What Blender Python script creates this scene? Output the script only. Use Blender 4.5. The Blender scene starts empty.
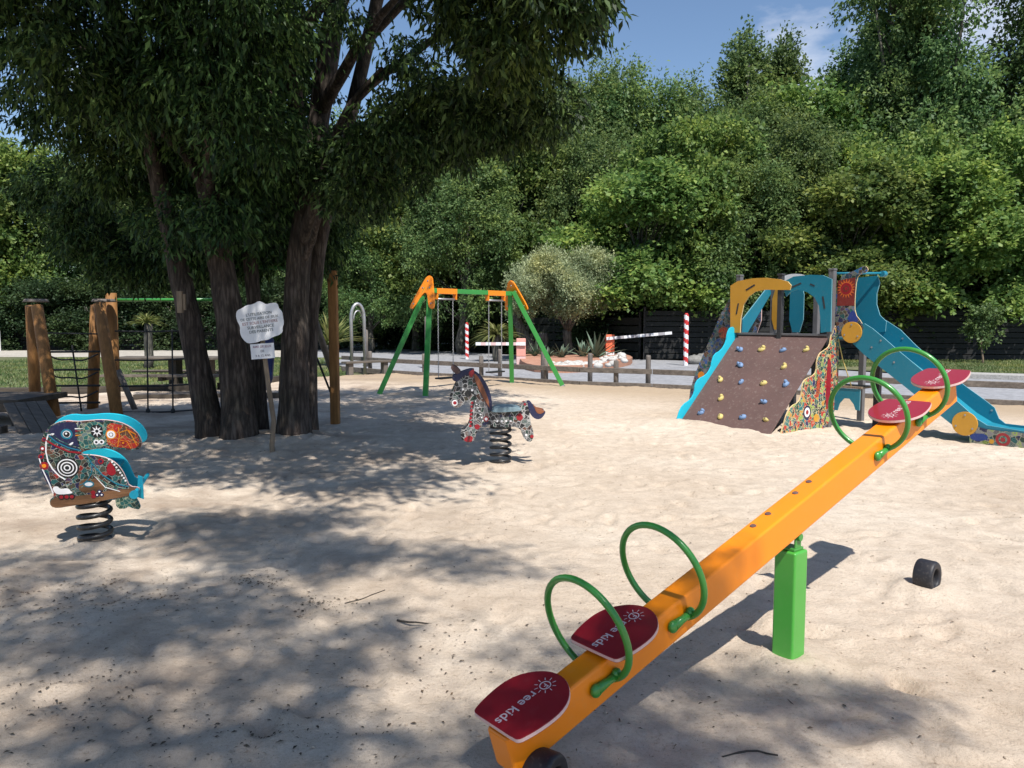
import bpy, bmesh, math, random
import numpy as np
from mathutils import Vector, Matrix
R = math.radians
random.seed(7)
S = bpy.context.scene
C = S.collection

# ---------------------------------------------------------------- camera, sky, sun, exposure
CAM_H, FPX = 1.6, 780.0
cd = bpy.data.cameras.new('camera'); cam = bpy.data.objects.new('camera', cd); C.objects.link(cam)
cd.sensor_width = 36; cd.lens = 36 * FPX / 1024; cd.clip_start = .05; cd.clip_end = 2000
PITCH = math.atan(66 / FPX)
cam.location = (0, 0, CAM_H); cam.rotation_euler = (math.pi / 2 - PITCH, 0, 0)
S.camera = cam

SUN_T = Vector((-.22, .62, -1)).normalized()            # the way sunlight travels
ELEV = math.asin(-SUN_T.z)
W = bpy.data.worlds.new('World'); S.world = W; W.use_nodes = True
nt = W.node_tree; nt.nodes.clear()
o_ = nt.nodes.new('ShaderNodeOutputWorld'); bg = nt.nodes.new('ShaderNodeBackground')
sky = nt.nodes.new('ShaderNodeTexSky'); sky.sky_type = 'NISHITA'; sky.sun_disc = False
sky.sun_elevation = ELEV; sky.sun_rotation = math.atan2(-SUN_T.x, -SUN_T.y)
sky.dust_density = .25; sky.ozone_density = 3.2; sky.air_density = 1.0
tc = nt.nodes.new('ShaderNodeTexCoord'); mp = nt.nodes.new('ShaderNodeMapping'); mp.inputs['Scale'].default_value = (1, 1, 2.4)
mp.inputs['Location'].default_value = (.35, .1, .0)
nz = nt.nodes.new('ShaderNodeTexNoise'); nz.inputs['Scale'].default_value = 2.6; nz.inputs['Detail'].default_value = 9; nz.inputs['Roughness'].default_value = .55
cr = nt.nodes.new('ShaderNodeValToRGB'); cr.color_ramp.elements[0].position = .565; cr.color_ramp.elements[1].position = .80
mx = nt.nodes.new('ShaderNodeMix'); mx.data_type = 'RGBA'; mx.inputs[7].default_value = (10.5, 10.2, 10.2, 1)
L = nt.links.new
L(tc.outputs['Generated'], mp.inputs[0]); L(mp.outputs[0], nz.inputs['Vector']); L(nz.outputs['Fac'], cr.inputs[0])
L(cr.outputs[0], mx.inputs[0]); L(sky.outputs[0], mx.inputs[6]); L(mx.outputs[2], bg.inputs[0]); L(bg.outputs[0], o_.inputs[0])
bg.inputs[1].default_value = .110
sl_ = bpy.data.lights.new('sun', 'SUN'); sl_.energy = 4.9; sl_.angle = R(.53); sl_.color = (1, .96, .895)
so = bpy.data.objects.new('sun', sl_); C.objects.link(so); so.rotation_euler = SUN_T.to_track_quat('-Z', 'Y').to_euler(); so.location = (5, -12, 25)
S.view_settings.view_transform = 'Standard'; S.view_settings.look = 'None'; S.view_settings.exposure = .35; S.view_settings.gamma = 1
S.view_settings.use_curve_mapping = False
try:
    S.cycles.max_bounces = 8; S.cycles.transparent_max_bounces = 8; S.cycles.use_denoising = True
    S.cycles.diffuse_bounces = 4; S.cycles.caustics_reflective = False; S.cycles.caustics_refractive = False
except Exception: pass

# ---------------------------------------------------------------- helpers
def at(px, py, z=0.0):                                  # where a line of sight meets height z
    x = (px - 512) / FPX; y = (384 - py) / FPX
    d = Vector((x, math.cos(PITCH) + y * math.sin(PITCH), -math.sin(PITCH) + y * math.cos(PITCH)))
    t = (z - CAM_H) / d.z
    return Vector((0, 0, CAM_H)) + d * t
def ad(px, py, D):                                      # a point at distance D in front
    x = (px - 512) / FPX; y = (384 - py) / FPX
    d = Vector((x, math.cos(PITCH) + y * math.sin(PITCH), -math.sin(PITCH) + y * math.cos(PITCH)))
    return Vector((0, 0, CAM_H)) + d * (D / d.y)

def node_mat(name):
    m = bpy.data.materials.new(name); m.use_nodes = True; t = m.node_tree; b = t.nodes['Principled BSDF']
    return m, t, b
def noise(t, vec, scale, detail=4, rough=.55):
    n = t.nodes.new('ShaderNodeTexNoise'); n.inputs['Scale'].default_value = scale; n.inputs['Detail'].default_value = detail
    n.inputs['Roughness'].default_value = rough
    if vec is not None: t.links.new(vec, n.inputs['Vector'])
    return n
def ramp(t, fac, stops, interp='LINEAR'):
    r = t.nodes.new('ShaderNodeValToRGB'); r.color_ramp.interpolation = interp
    el = r.color_ramp.elements
    while len(el) < len(stops): el.new(.5)
    for e, (p, c) in zip(el, stops): e.position = p; e.color = (*c, 1) if len(c) == 3 else c
    t.links.new(fac, r.inputs[0]); return r
def mixc(t, fac, a, b, mode='MIX'):
    m = t.nodes.new('ShaderNodeMix'); m.data_type = 'RGBA'; m.blend_type = mode
    for s, i in ((fac, 0), (a, 6), (b, 7)):
        if isinstance(s, (int, float)): m.inputs[i].default_value = s
        elif isinstance(s, tuple): m.inputs[i].default_value = (*s, 1) if len(s) == 3 else s
        else: t.links.new(s, m.inputs[i])
    return m
def bump(t, b, h, strength, dist=.01, prev=None):
    n = t.nodes.new('ShaderNodeBump'); n.inputs['Strength'].default_value = strength; n.inputs['Distance'].default_value = dist
    t.links.new(h, n.inputs['Height'])
    if prev: t.links.new(prev.outputs[0], n.inputs['Normal'])
    t.links.new(n.outputs[0], b.inputs['Normal']); return n
def paint(name, col, rough=.4, var=.25, scale=6, bmp=.08, metal=0, dirt=(.35, .3, .25), dirt_amt=.25, coat=0):
    m, t, b = node_mat(name); tc = t.nodes.new('ShaderNodeTexCoord').outputs['Object']
    n = noise(t, tc, scale, 6); n2 = noise(t, tc, scale * 9, 4, .7)
    d = tuple(c * (1 - var) for c in col)
    r1 = ramp(t, n.outputs[0], [(.3, d), (.7, col)])
    r2 = ramp(t, n2.outputs[0], [(.55, (0, 0, 0)), (.8, (dirt_amt,) * 3)])
    m1 = mixc(t, r2.outputs[0], r1.outputs[0], dirt)
    t.links.new(m1.outputs[2], b.inputs['Base Color'])
    rr = t.nodes.new('ShaderNodeMapRange'); rr.inputs[3].default_value = max(.05, rough - .1); rr.inputs[4].default_value = min(1, rough + .18)
    t.links.new(n2.outputs[0], rr.inputs[0]); t.links.new(rr.outputs[0], b.inputs['Roughness'])
    b.inputs['Metallic'].default_value = metal
    if coat: b.inputs['Coat Weight'].default_value = coat; b.inputs['Coat Roughness'].default_value = .12
    bump(t, b, n2.outputs[0], bmp, .004)
    return m
def wood(name, c1, c2, rough=.75, axis='Z', sc=7):
    m, t, b = node_mat(name); tc = t.nodes.new('ShaderNodeTexCoord').outputs['Object']
    mp = t.nodes.new('ShaderNodeMapping'); s = {'X': (.12, 1, 1), 'Y': (1, .12, 1), 'Z': (1, 1, .12)}[axis]
    mp.inputs['Scale'].default_value = s; t.links.new(tc, mp.inputs[0])
    n = noise(t, mp.outputs[0], sc * 3, 7, .65); n2 = noise(t, tc, 2.3, 4)
    r1 = ramp(t, n.outputs[0], [(.3, c1), (.5, tuple((a + b_) / 2 for a, b_ in zip(c1, c2))), (.68, c2)])
    r2 = ramp(t, n2.outputs[0], [(.3, (.62, .62, .62)), (.7, (1, 1, 1))])
    mm = mixc(t, 1.0, r1.outputs[0], r2.outputs[0], 'MULTIPLY')
    t.links.new(mm.outputs[2], b.inputs['Base Color']); b.inputs['Roughness'].default_value = rough
    bump(t, b, n.outputs[0], .5, .01); return m
def mosaic(name, pal, scale=14, line=(.6, .55, .45), lw=.035, warp=.25, rings=True, rough=.4):
    m, t, b = node_mat(name); tc = t.nodes.new('ShaderNodeTexCoord').outputs['Object']
    nn = noise(t, tc, scale * .45, 2)
    w = t.nodes.new('ShaderNodeMixRGB'); w.blend_type = 'LINEAR_LIGHT'; w.inputs[0].default_value = warp / max(scale, 1) * 3
    t.links.new(tc, w.inputs[1]); t.links.new(nn.outputs['Color'], w.inputs[2])
    v = t.nodes.new('ShaderNodeTexVoronoi'); v.inputs['Scale'].default_value = scale; t.links.new(w.outputs[0], v.inputs['Vector'])
    e = t.nodes.new('ShaderNodeTexVoronoi'); e.feature = 'DISTANCE_TO_EDGE'; e.inputs['Scale'].default_value = scale; t.links.new(w.outputs[0], e.inputs['Vector'])
    sp = t.nodes.new('ShaderNodeSeparateColor'); t.links.new(v.outputs['Color'], sp.inputs[0])
    k = len(pal); r = ramp(t, sp.outputs[0], [(i / k, c) for i, c in enumerate(pal)], 'CONSTANT')
    r2 = ramp(t, sp.outputs[1], [(i / k, pal[(i * 3 + 2) % k]) for i in range(k)], 'CONSTANT')
    ml = t.nodes.new('ShaderNodeMath'); ml.operation = 'MULTIPLY'; ml.inputs[1].default_value = 5.5; t.links.new(v.outputs['Distance'], ml.inputs[0])
    fr = t.nodes.new('ShaderNodeMath'); fr.operation = 'FRACT'; t.links.new(ml.outputs[0], fr.inputs[0])
    gt = t.nodes.new('ShaderNodeMath'); gt.operation = 'GREATER_THAN'; gt.inputs[1].default_value = .55; t.links.new(fr.outputs[0], gt.inputs[0])
    a = mixc(t, gt.outputs[0], r.outputs[0], r2.outputs[0]) if rings else r
    src = a.outputs[2] if rings else r.outputs[0]
    # outline strokes between the cells
    lt = t.nodes.new('ShaderNodeMath'); lt.operation = 'LESS_THAN'; lt.inputs[1].default_value = lw; t.links.new(e.outputs['Distance'], lt.inputs[0])
    c = mixc(t, lt.outputs[0], src, line)
    # fine dotted filling
    v2 = t.nodes.new('ShaderNodeTexVoronoi'); v2.inputs['Scale'].default_value = scale * 4.2; t.links.new(tc, v2.inputs['Vector'])
    l2 = t.nodes.new('ShaderNodeMath'); l2.operation = 'LESS_THAN'; l2.inputs[1].default_value = .17; t.links.new(v2.outputs['Distance'], l2.inputs[0])
    l3 = t.nodes.new('ShaderNodeMath'); l3.operation = 'MULTIPLY'; t.links.new(l2.outputs[0], l3.inputs[0]); t.links.new(sp.outputs[2], l3.inputs[1])
    c2 = mixc(t, l3.outputs[0], c.outputs[2], (.62, .58, .45))
    t.links.new(c2.outputs[2], b.inputs['Base Color']); b.inputs['Roughness'].default_value = rough
    return m
def leaf_mat(name, c1, c2, c3, trans=.35, rough=.55, sat=.92):
    m = bpy.data.materials.new(name); m.use_nodes = True; t = m.node_tree; t.nodes.clear()
    out = t.nodes.new('ShaderNodeOutputMaterial'); g = t.nodes.new('ShaderNodeNewGeometry'); oi = t.nodes.new('ShaderNodeObjectInfo')
    ri = ramp(t, g.outputs['Random Per Island'], [(0, c1), (.45, c2), (1, c3)])
    tcn = t.nodes.new('ShaderNodeTexCoord').outputs['Object']; n = noise(t, tcn, .55, 3)
    r2 = ramp(t, n.outputs[0], [(.34, (.50, .66, .60)), (.5, (.95, 1, 1)), (.66, (1.3, 1.2, .85))])
    mm = mixc(t, 1.0, ri.outputs[0], r2.outputs[0], 'MULTIPLY')
    hs = t.nodes.new('ShaderNodeHueSaturation'); hs.inputs['Saturation'].default_value = sat
    mr = t.nodes.new('ShaderNodeMapRange'); mr.inputs[3].default_value = .488; mr.inputs[4].default_value = .512; t.links.new(oi.outputs['Random'], mr.inputs[0])
    mv = t.nodes.new('ShaderNodeMapRange'); mv.inputs[3].default_value = .84; mv.inputs[4].default_value = 1.2; t.links.new(oi.outputs['Random'], mv.inputs[0])
    t.links.new(mr.outputs[0], hs.inputs['Hue']); t.links.new(mv.outputs[0], hs.inputs['Value']); t.links.new(mm.outputs[2], hs.inputs['Color'])
    b = t.nodes.new('ShaderNodeBsdfPrincipled'); b.inputs['Roughness'].default_value = rough; b.inputs['Specular IOR Level'].default_value = .35
    tr = t.nodes.new('ShaderNodeBsdfTranslucent'); hb = t.nodes.new('ShaderNodeHueSaturation'); hb.inputs['Value'].default_value = 1.5; hb.inputs['Hue'].default_value = .485
    t.links.new(hs.outputs[0], b.inputs['Base Color']); t.links.new(hs.outputs[0], hb.inputs['Color']); t.links.new(hb.outputs[0], tr.inputs[0])
    ms = t.nodes.new('ShaderNodeMixShader'); ms.inputs[0].default_value = trans
    t.links.new(b.outputs[0], ms.inputs[1]); t.links.new(tr.outputs[0], ms.inputs[2]); t.links.new(ms.outputs[0], out.inputs[0])
    return m

class MB:
    def __init__(s): s.v = []; s.f = []; s.m = []; s.sm = []
    def add(s, vs, fs, mi=0, sm=False, M=None):
        b = len(s.v)
        s.v += [tuple((M @ Vector(v)) if M is not None else v) for v in vs]
        for f in fs: s.f.append([b + i for i in f]); s.m.append(mi); s.sm.append(sm)
        return s
    def box(s, c, d, M=None, mi=0):
        x, y, z = (a / 2 for a in d); cx, cy, cz = c
        vs = [(cx + i * x, cy + j * y, cz + k * z) for i in (-1, 1) for j in (-1, 1) for k in (-1, 1)]
        return s.add(vs, [(0, 1, 3, 2), (4, 6, 7, 5), (0, 4, 5, 1), (2, 3, 7, 6), (0, 2, 6, 4), (1, 5, 7, 3)], mi, False, M)
    def tube(s, pts, r, n=12, mi=0, closed=False, M=None, sm=True, wob=0, sx=1):
        pts = [Vector(p) for p in pts]; k = len(pts); vs = []; up = None
        for i, p in enumerate(pts):
            a = pts[(i - 1) % k] if (closed or i > 0) else p; b = pts[(i + 1) % k] if (closed or i < k - 1) else p
            t = (b - a).normalized()
            if up is None:
                up = Vector((0, 0, 1)) if abs(t.z) < .9 else Vector((1, 0, 0))
            u = (up - t * up.dot(t)).normalized(); w = t.cross(u); up = u
            rr = r[i] if isinstance(r, (list, tuple)) else r
            for j in range(n):
                q = 2 * math.pi * j / n; k_ = rr * (1 + (random.uniform(-wob, wob) if wob else 0))
                vs.append(tuple(p + (u * math.cos(q) * sx + w * math.sin(q)) * k_))
        fs = []
        for i in range(k if closed else k - 1):
            for j in range(n):
                a = i * n + j; b = i * n + (j + 1) % n; c = ((i + 1) % k) * n + (j + 1) % n; d = ((i + 1) % k) * n + j
                fs.append((a, b, c, d))
        s.add(vs, fs, mi, sm, M)
        if not closed:
            b = len(s.v) - k * n
            s.f.append([b + j for j in range(n)][::-1]); s.m.append(mi); s.sm.append(False)
            s.f.append([b + (k - 1) * n + j for j in range(n)]); s.m.append(mi); s.sm.append(False)
        return s
    def prism(s, poly, w0, w1, M=None, mi=0, mside=None):         # poly in local x,z ; thickness along y
        n = len(poly)
        vs = [(u, w0, v) for u, v in poly] + [(u, w1, v) for u, v in poly]
        s.add(vs, [list(range(n))], mi, False, M); b = len(s.v) - 2 * n
        s.f.append([b + n + j for j in range(n)][::-1]); s.m.append(mi); s.sm.append(False)
        for j in range(n):
            s.f.append([b + j, b + n + j, b + n + (j + 1) % n, b + (j + 1) % n]); s.m.append(mi if mside is None else mside); s.sm.append(False)
        return s
    def disc(s, c, r, w0, w1, M=None, mi=0, n=28, ry=None):
        return s.prism([(c[0] + r * math.cos(2 * math.pi * i / n), c[1] + (ry or r) * math.sin(2 * math.pi * i / n)) for i in range(n)], w0, w1, M, mi)
    def ring(s, c, r0, r1, w0, w1, M=None, mi=0, n=32):
        vs = []
        for i in range(n):
            q = 2 * math.pi * i / n
            for r in (r0, r1):
                for w in (w0, w1): vs.append((c[0] + r * math.cos(q), w, c[1] + r * math.sin(q)))
        fs = []
        for i in range(n):
            a = 4 * i; b = 4 * ((i + 1) % n)
            fs += [(a, a + 2, b + 2, b), (a + 1, b + 1, b + 3, a + 3), (a, b, b + 1, a + 1), (a + 2, a + 3, b + 3, b + 2)]
        return s.add(vs, fs, mi, False, M)
    def blob(s, c, r, n=10, jit=.15, mi=0, M=None, seed=0):
        rd = random.Random(seed); vs = []; fs = []; h = n // 2 + 1
        for i in range(h + 1):
            th = math.pi * i / h
            for j in range(n):
                k = 1 + rd.uniform(-jit, jit); ph = 2 * math.pi * j / n
                vs.append((c[0] + r[0] * k * math.sin(th) * math.cos(ph), c[1] + r[1] * k * math.sin(th) * math.sin(ph), c[2] + r[2] * math.cos(th) * (1 + rd.uniform(-jit, jit) * .5)))
        for i in range(h):
            for j in range(n): fs.append((i * n + j, (i + 1) * n + j, (i + 1) * n + (j + 1) % n, i * n + (j + 1) % n))
        return s.add(vs, fs, mi, True, M)
    def build(s, name, mats, parent=None, bevel=0, seg=2, fix=True):
        me = bpy.data.meshes.new(name); me.from_pydata(s.v, [], s.f)
        for m in (mats if isinstance(mats, (list, tuple)) else [mats]): me.materials.append(m)
        me.polygons.foreach_set('material_index', s.m); me.polygons.foreach_set('use_smooth', s.sm)
        if fix:
            bm = bmesh.new(); bm.from_mesh(me); bmesh.ops.remove_doubles(bm, verts=bm.verts, dist=1e-5)
            bmesh.ops.recalc_face_normals(bm, faces=bm.faces); bm.to_mesh(me); bm.free()
        o = bpy.data.objects.new(name, me); C.objects.link(o)
        if parent: o.parent = parent
        if bevel:
            b = o.modifiers.new('bevel', 'BEVEL'); b.width = bevel; b.segments = seg; b.limit_method = 'ANGLE'; b.angle_limit = R(40)
        return o
def thing(name, label, cat, loc=(0, 0, 0), rz=0, group=None):
    o = bpy.data.objects.new(name, None); C.objects.link(o); o.location = loc; o.rotation_euler = (0, 0, rz)
    o.empty_display_size = .1; o['label'] = label; o['category'] = cat
    if group: o['group'] = group
    return o
def tag(o, label, cat, group=None):
    o['label'] = label; o['category'] = cat
    if group: o['group'] = group
    return o
def struct(o, kind='structure'): o['kind'] = kind; return o
def text_geo(body, size, M, depth=.0006, align='CENTER'):
    cu = bpy.data.curves.new('t', 'FONT'); cu.body = body; cu.size = size; cu.align_x = align; cu.align_y = 'CENTER'; cu.extrude = depth; cu.resolution_u = 3
    cu.offset = size * .004
    o = bpy.data.objects.new('t', cu); me = bpy.data.meshes.new_from_object(o)
    vs = [tuple(v.co) for v in me.vertices]; fs = [tuple(p.vertices) for p in me.polygons]
    bpy.data.objects.remove(o); bpy.data.curves.remove(cu); bpy.data.meshes.remove(me)
    return vs, fs, M
def smooth_poly(pts, it=2):                             # rounds a closed outline
    for _ in range(it):
        q = []
        for i in range(len(pts)):
            a, b = pts[i], pts[(i + 1) % len(pts)]
            q += [(a[0] * .75 + b[0] * .25, a[1] * .75 + b[1] * .25), (a[0] * .25 + b[0] * .75, a[1] * .25 + b[1] * .75)]
        pts = q
    return pts

# ---- numpy value noise for the sand relief
_rng = np.random.default_rng(3); _G = _rng.random((256, 256))
def vnoise(x, y, s):
    x = np.asarray(x) * s + 57.3; y = np.asarray(y) * s + 91.7
    xi = np.floor(x).astype(int); yi = np.floor(y).astype(int); fx = x - xi; fy = y - yi
    fx = fx * fx * (3 - 2 * fx); fy = fy * fy * (3 - 2 * fy)
    g = lambda a, b: _G[a % 256, b % 256]
    return (g(xi, yi) * (1 - fx) + g(xi + 1, yi) * fx) * (1 - fy) + (g(xi, yi + 1) * (1 - fx) + g(xi + 1, yi + 1) * fx) * fy - .5
_dx = _rng.uniform(-5, 6.5, 900); _dy = _rng.uniform(1.8, 13, 900); _da = _rng.uniform(0, 3.14, 900); _dh = _rng.uniform(.010, .030, 900)
def sand_h(x, y):
    x = np.asarray(x, float); y = np.asarray(y, float)
    h = .07 * vnoise(x, y, .35) + .035 * vnoise(x, y, .9) + .018 * vnoise(x, y, 2.3) + .014 * vnoise(x, y, 6.1) + .010 * vnoise(x, y, 13) + .006 * vnoise(x, y, 27)
    # the sand is banked up round the trunks and the ramp
    h = h + .10 * np.exp(-(((x + 3.3) / 1.1) ** 2 + ((y - 10.1) / .9) ** 2)) + .07 * np.exp(-(((x - 2.3) / .6) ** 2 + ((y - 11.7) / .5) ** 2))
    for (px_, py_) in ((1.31, 3.58), (-2.985, 5.48), (-.125, 8.52), (2.4, 4.5), (0, 2.5)):      # level where things stand
        h = h * (1 - .85 * np.exp(-(((x - px_) / .45) ** 2 + ((y - py_) / .45) ** 2)))
    for (px_, py_, r0_) in ((1.31, 3.58, .10), (-2.985, 5.48, .13), (-.125, 8.52, .13), (2.47, 4.53, .09), (-2.83, 9.1, .06), (-2.66, 11.66, .1)):   # sand heaped round the feet
        d_ = np.hypot(x - px_, y - py_); h = h + .022 * np.exp(-((d_ - r0_) / .07) ** 2) - .018 * np.exp(-((d_ - r0_ - .24) / .12) ** 2)
    return h
def dents(x, y):
    h = np.zeros_like(x)
    for a, b, c, d in zip(_dx, _dy, _da, _dh):
        m = (np.abs(x - a) < .35) & (np.abs(y - b) < .35)
        if not m.any(): continue
        u = (x[m] - a) * math.cos(c) + (y[m] - b) * math.sin(c); v = -(x[m] - a) * math.sin(c) + (y[m] - b) * math.cos(c)
        e = (u / .115) ** 2 + (v / .05) ** 2
        h[m] += -d * np.exp(-e) + .45 * d * np.exp(-(np.sqrt(e) - 1.7) ** 2 * 3)
    return h
def zs(x, y): return float(sand_h(x, y))

# ---------------------------------------------------------------- materials
def sand_material():
    m, t, b = node_mat('sand'); tc = t.nodes.new('ShaderNodeTexCoord').outputs['Object']
    n1 = noise(t, tc, .5, 5); n2 = noise(t, tc, 7, 8, .7); n3 = noise(t, tc, 60, 6, .75); n4 = noise(t, tc, 330, 3, .6)
    base = ramp(t, n1.outputs[0], [(.3, (.57, .465, .36)), (.52, (.66, .555, .445)), (.72, (.72, .625, .515))])
    f2 = ramp(t, n2.outputs[0], [(.3, (.80, .78, .76)), (.6, (1, 1, 1))])
    f3 = ramp(t, n3.outputs[0], [(.28, (.66, .62, .58)), (.46, (1, 1, 1)), (.75, (1.06, 1.06, 1.06))])
    f4 = ramp(t, n4.outputs[0], [(.3, (.72, .68, .64)), (.48, (1, 1, 1))])
    a = mixc(t, 1., base.outputs[0], f2.outputs[0], 'MULTIPLY'); a = mixc(t, 1., a.outputs[2], f3.outputs[0], 'MULTIPLY'); a = mixc(t, 1., a.outputs[2], f4.outputs[0], 'MULTIPLY')
    # trodden earth and bark dust towards the road, brown organic staining at left, strengthened to paint warmth into the tree shade
    sx = t.nodes.new('ShaderNodeSeparateXYZ'); t.links.new(tc, sx.inputs[0])
    ad_ = t.nodes.new('ShaderNodeMath'); ad_.operation = 'MULTIPLY_ADD'; ad_.inputs[1].default_value = .62; t.links.new(sx.outputs[0], ad_.inputs[0]); t.links.new(sx.outputs[1], ad_.inputs[2])
    wob = t.nodes.new('ShaderNodeMath'); wob.operation = 'MULTIPLY_ADD'; wob.inputs[1].default_value = 2.4; t.links.new(n1.outputs[0], wob.inputs[0]); t.links.new(ad_.outputs[0], wob.inputs[2])
    mr = t.nodes.new('ShaderNodeMapRange'); mr.inputs[1].default_value = 17.2; mr.inputs[2].default_value = 19.6; t.links.new(wob.outputs[0], mr.inputs[0])
    a = mixc(t, mr.outputs[0], a.outputs[2], mixc(t, n3.outputs[0], (.36, .27, .18), (.50, .39, .28)).outputs[2])
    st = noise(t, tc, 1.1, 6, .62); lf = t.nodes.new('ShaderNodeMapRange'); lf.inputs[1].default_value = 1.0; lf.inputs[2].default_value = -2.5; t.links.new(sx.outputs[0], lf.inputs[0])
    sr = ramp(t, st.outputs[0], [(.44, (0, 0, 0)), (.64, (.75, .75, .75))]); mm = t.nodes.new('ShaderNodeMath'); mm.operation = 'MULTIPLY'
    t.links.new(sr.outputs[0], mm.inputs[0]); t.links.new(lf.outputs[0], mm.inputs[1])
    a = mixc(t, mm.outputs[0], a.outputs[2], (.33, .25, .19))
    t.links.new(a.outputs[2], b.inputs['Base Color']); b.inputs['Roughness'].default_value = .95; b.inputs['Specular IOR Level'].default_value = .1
    n5 = noise(t, tc, 22, 6, .7); p = bump(t, b, n2.outputs[0], .55, .035); p = bump(t, b, n5.outputs[0], .55, .02, p); p = bump(t, b, n3.outputs[0], .75, .012, p); bump(t, b, n4.outputs[0], .45, .003, p)
    return m
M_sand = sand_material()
def ground_mat(name, cols, sc, bmp=.4):
    m, t, b = node_mat(name); tc = t.nodes.new('ShaderNodeTexCoord').outputs['Object']
    n = noise(t, tc, sc, 8, .65); n2 = noise(t, tc, sc * 14, 5, .7)
    r = ramp(t, n.outputs[0], [(.3 + .4 * i / (len(cols) - 1), c) for i, c in enumerate(cols)])
    q = ramp(t, n2.outputs[0], [(.3, (.6, .6, .6)), (.65, (1.1, 1.1, 1.1))])
    a = mixc(t, 1., r.outputs[0], q.outputs[0], 'MULTIPLY'); t.links.new(a.outputs[2], b.inputs['Base Color']); b.inputs['Roughness'].default_value = .93
    bump(t, b, n2.outputs[0], bmp, .02); return m
M_earth = ground_mat('forest_soil', [(.05, .045, .03), (.09, .085, .04), (.07, .09, .03)], .6)
M_lawn = ground_mat('lawn', [(.075, .10, .035), (.13, .14, .06), (.24, .21, .13)], .35)
M_path = ground_mat('pale_path', [(.42, .38, .32), (.52, .48, .42)], .5)
M_asph = ground_mat('asphalt_worn', [(.26, .265, .28), (.33, .33, .345), (.30, .305, .325)], .5, .15)
M_kerb = ground_mat('concrete_kerb', [(.36, .35, .33), (.47, .45, .42)], 1.5, .2)
M_brick = ground_mat('red_gravel', [(.40, .19, .12), (.52, .28, .19)], 2.5)
M_orange = paint('orange_paint', (.92, .255, .002), .36, .09, 3, .05, dirt=(.55, .34, .16), dirt_amt=.16, coat=.12)
M_orange_in = paint('orange_inner', (.80, .26, .01), .4, .1)
M_green = paint('green_paint', (.07, .37, .05), .3, .08, 4, .03, dirt_amt=.10, coat=.35)
M_sgreen = paint('swing_green', (.042, .28, .055), .35, .12, 4, .03, dirt_amt=.12)
M_dgreen = paint('green_enamel', (.045, .27, .04), .3, .1, 5, .04, dirt_amt=.10, coat=.3)
M_red = paint('red_laminate', (.30, .008, .018), .33, .08, 5, .03, dirt_amt=.06, coat=.4)
M_pink = paint('pale_edge', (.72, .50, .48), .5, .1)
M_white = paint('white_print', (.82, .80, .80), .5, .05)
M_logo = paint('pale_print', (.62, .50, .50), .5, .05)
M_steel = paint('galvanised_steel', (.46, .46, .47), .42, .2, 8, .1, metal=.75, dirt_amt=.2)
M_grey = paint('grey_post', (.14, .135, .14), .5, .2)
M_dark = paint('dark_post', (.035, .033, .035), .5, .2)
M_black = paint('black_spring', (.012, .012, .013), .38, .2, coat=.1, dirt_amt=.25)
M_rubber = paint('black_rubber', (.018, .018, .024), .5, .2, dirt=(.3, .27, .23), dirt_amt=.25, bmp=.1)
M_teal = paint('teal_plastic', (.012, .185, .27), .35, .1, 3, .04, dirt=(.3, .3, .3), dirt_amt=.15)
M_tedge = paint('teal_edge', (.16, .36, .42), .5, .1)
M_cyan = paint('cyan_plastic', (.02, .50, .66), .4, .06, 4, .03, dirt_amt=.1)
M_yel = paint('ochre_plastic', (.60, .30, .03), .42, .12, 5, .05, dirt_amt=.2)
M_yedge = paint('ochre_edge', (.74, .56, .28), .5, .1)
M_brown = paint('brown_antislip', (.135, .078, .068), .8, .25, 2.2, .5, dirt=(.35, .3, .26), dirt_amt=.45)
M_hblue = paint('hold_blue', (.17, .28, .48), .55, .25, 20, .4, dirt_amt=.5)
M_hyel = paint('hold_yellow', (.62, .50, .17), .55, .25, 20, .4, dirt_amt=.5)
M_log = wood('log_print', (.10, .045, .02), (.33, .16, .07), .5, 'X', 9)
M_post = wood('weathered_post', (.12, .10, .085), (.27, .23, .20))
M_rail = wood('weathered_rail', (.10, .083, .07), (.24, .205, .175), axis='X')
M_larch = wood('orange_larch', (.20, .085, .022), (.40, .19, .055))
M_stick = wood('stake_wood', (.17, .12, .08), (.33, .25, .17))
M_plank = wood('grey_plank', (.09, .075, .06), (.20, .165, .13), axis='X')
M_dplank = wood('dark_plank', (.035, .028, .022), (.10, .08, .06), axis='X')
M_rope = paint('dark_rope', (.03, .032, .034), .8, .3, 30, .5)
M_chain = paint('chain', (.42, .42, .43), .45, .15, metal=.6)
M_wred = paint('traffic_red', (.60, .03, .03), .5, .15)
M_worange = paint('barrier_orange', (.80, .17, .07), .5, .15)
M_wpink = paint('faded_salmon', (.72, .34, .28), .6, .15)
M_stone = ground_mat('stone', [(.17, .165, .15), (.34, .33, .31)], 4, .6)
M_wstone = ground_mat('white_stone', [(.48, .46, .43), (.68, .66, .62)], 5, .6)
M_screen = wood('shade_toned_board', (.006, .006, .007), (.022, .023, .024), axis='X', sc=2)  # board colour blackened to stand for shade under the overhanging crowns
M_mesh = paint('dark_mesh', (.018, .022, .02), .8, .4, 1.5)
M_blue = paint('navy_plastic', (.015, .045, .22), .45, .15)
M_bldg = paint('white_render', (.78, .78, .80), .7, .05)
P = dict(red=(.42, .03, .02), navy=(.02, .022, .10), teal=(.02, .15, .15), dgr=(.02, .07, .05), white=(.55, .53, .48), och=(.52, .26, .05), blk=(.012, .012, .015), org=(.50, .14, .03), lime=(.28, .38, .08), blue=(.03, .10, .34), brn=(.12, .05, .03), grey=(.2, .2, .2))
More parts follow.
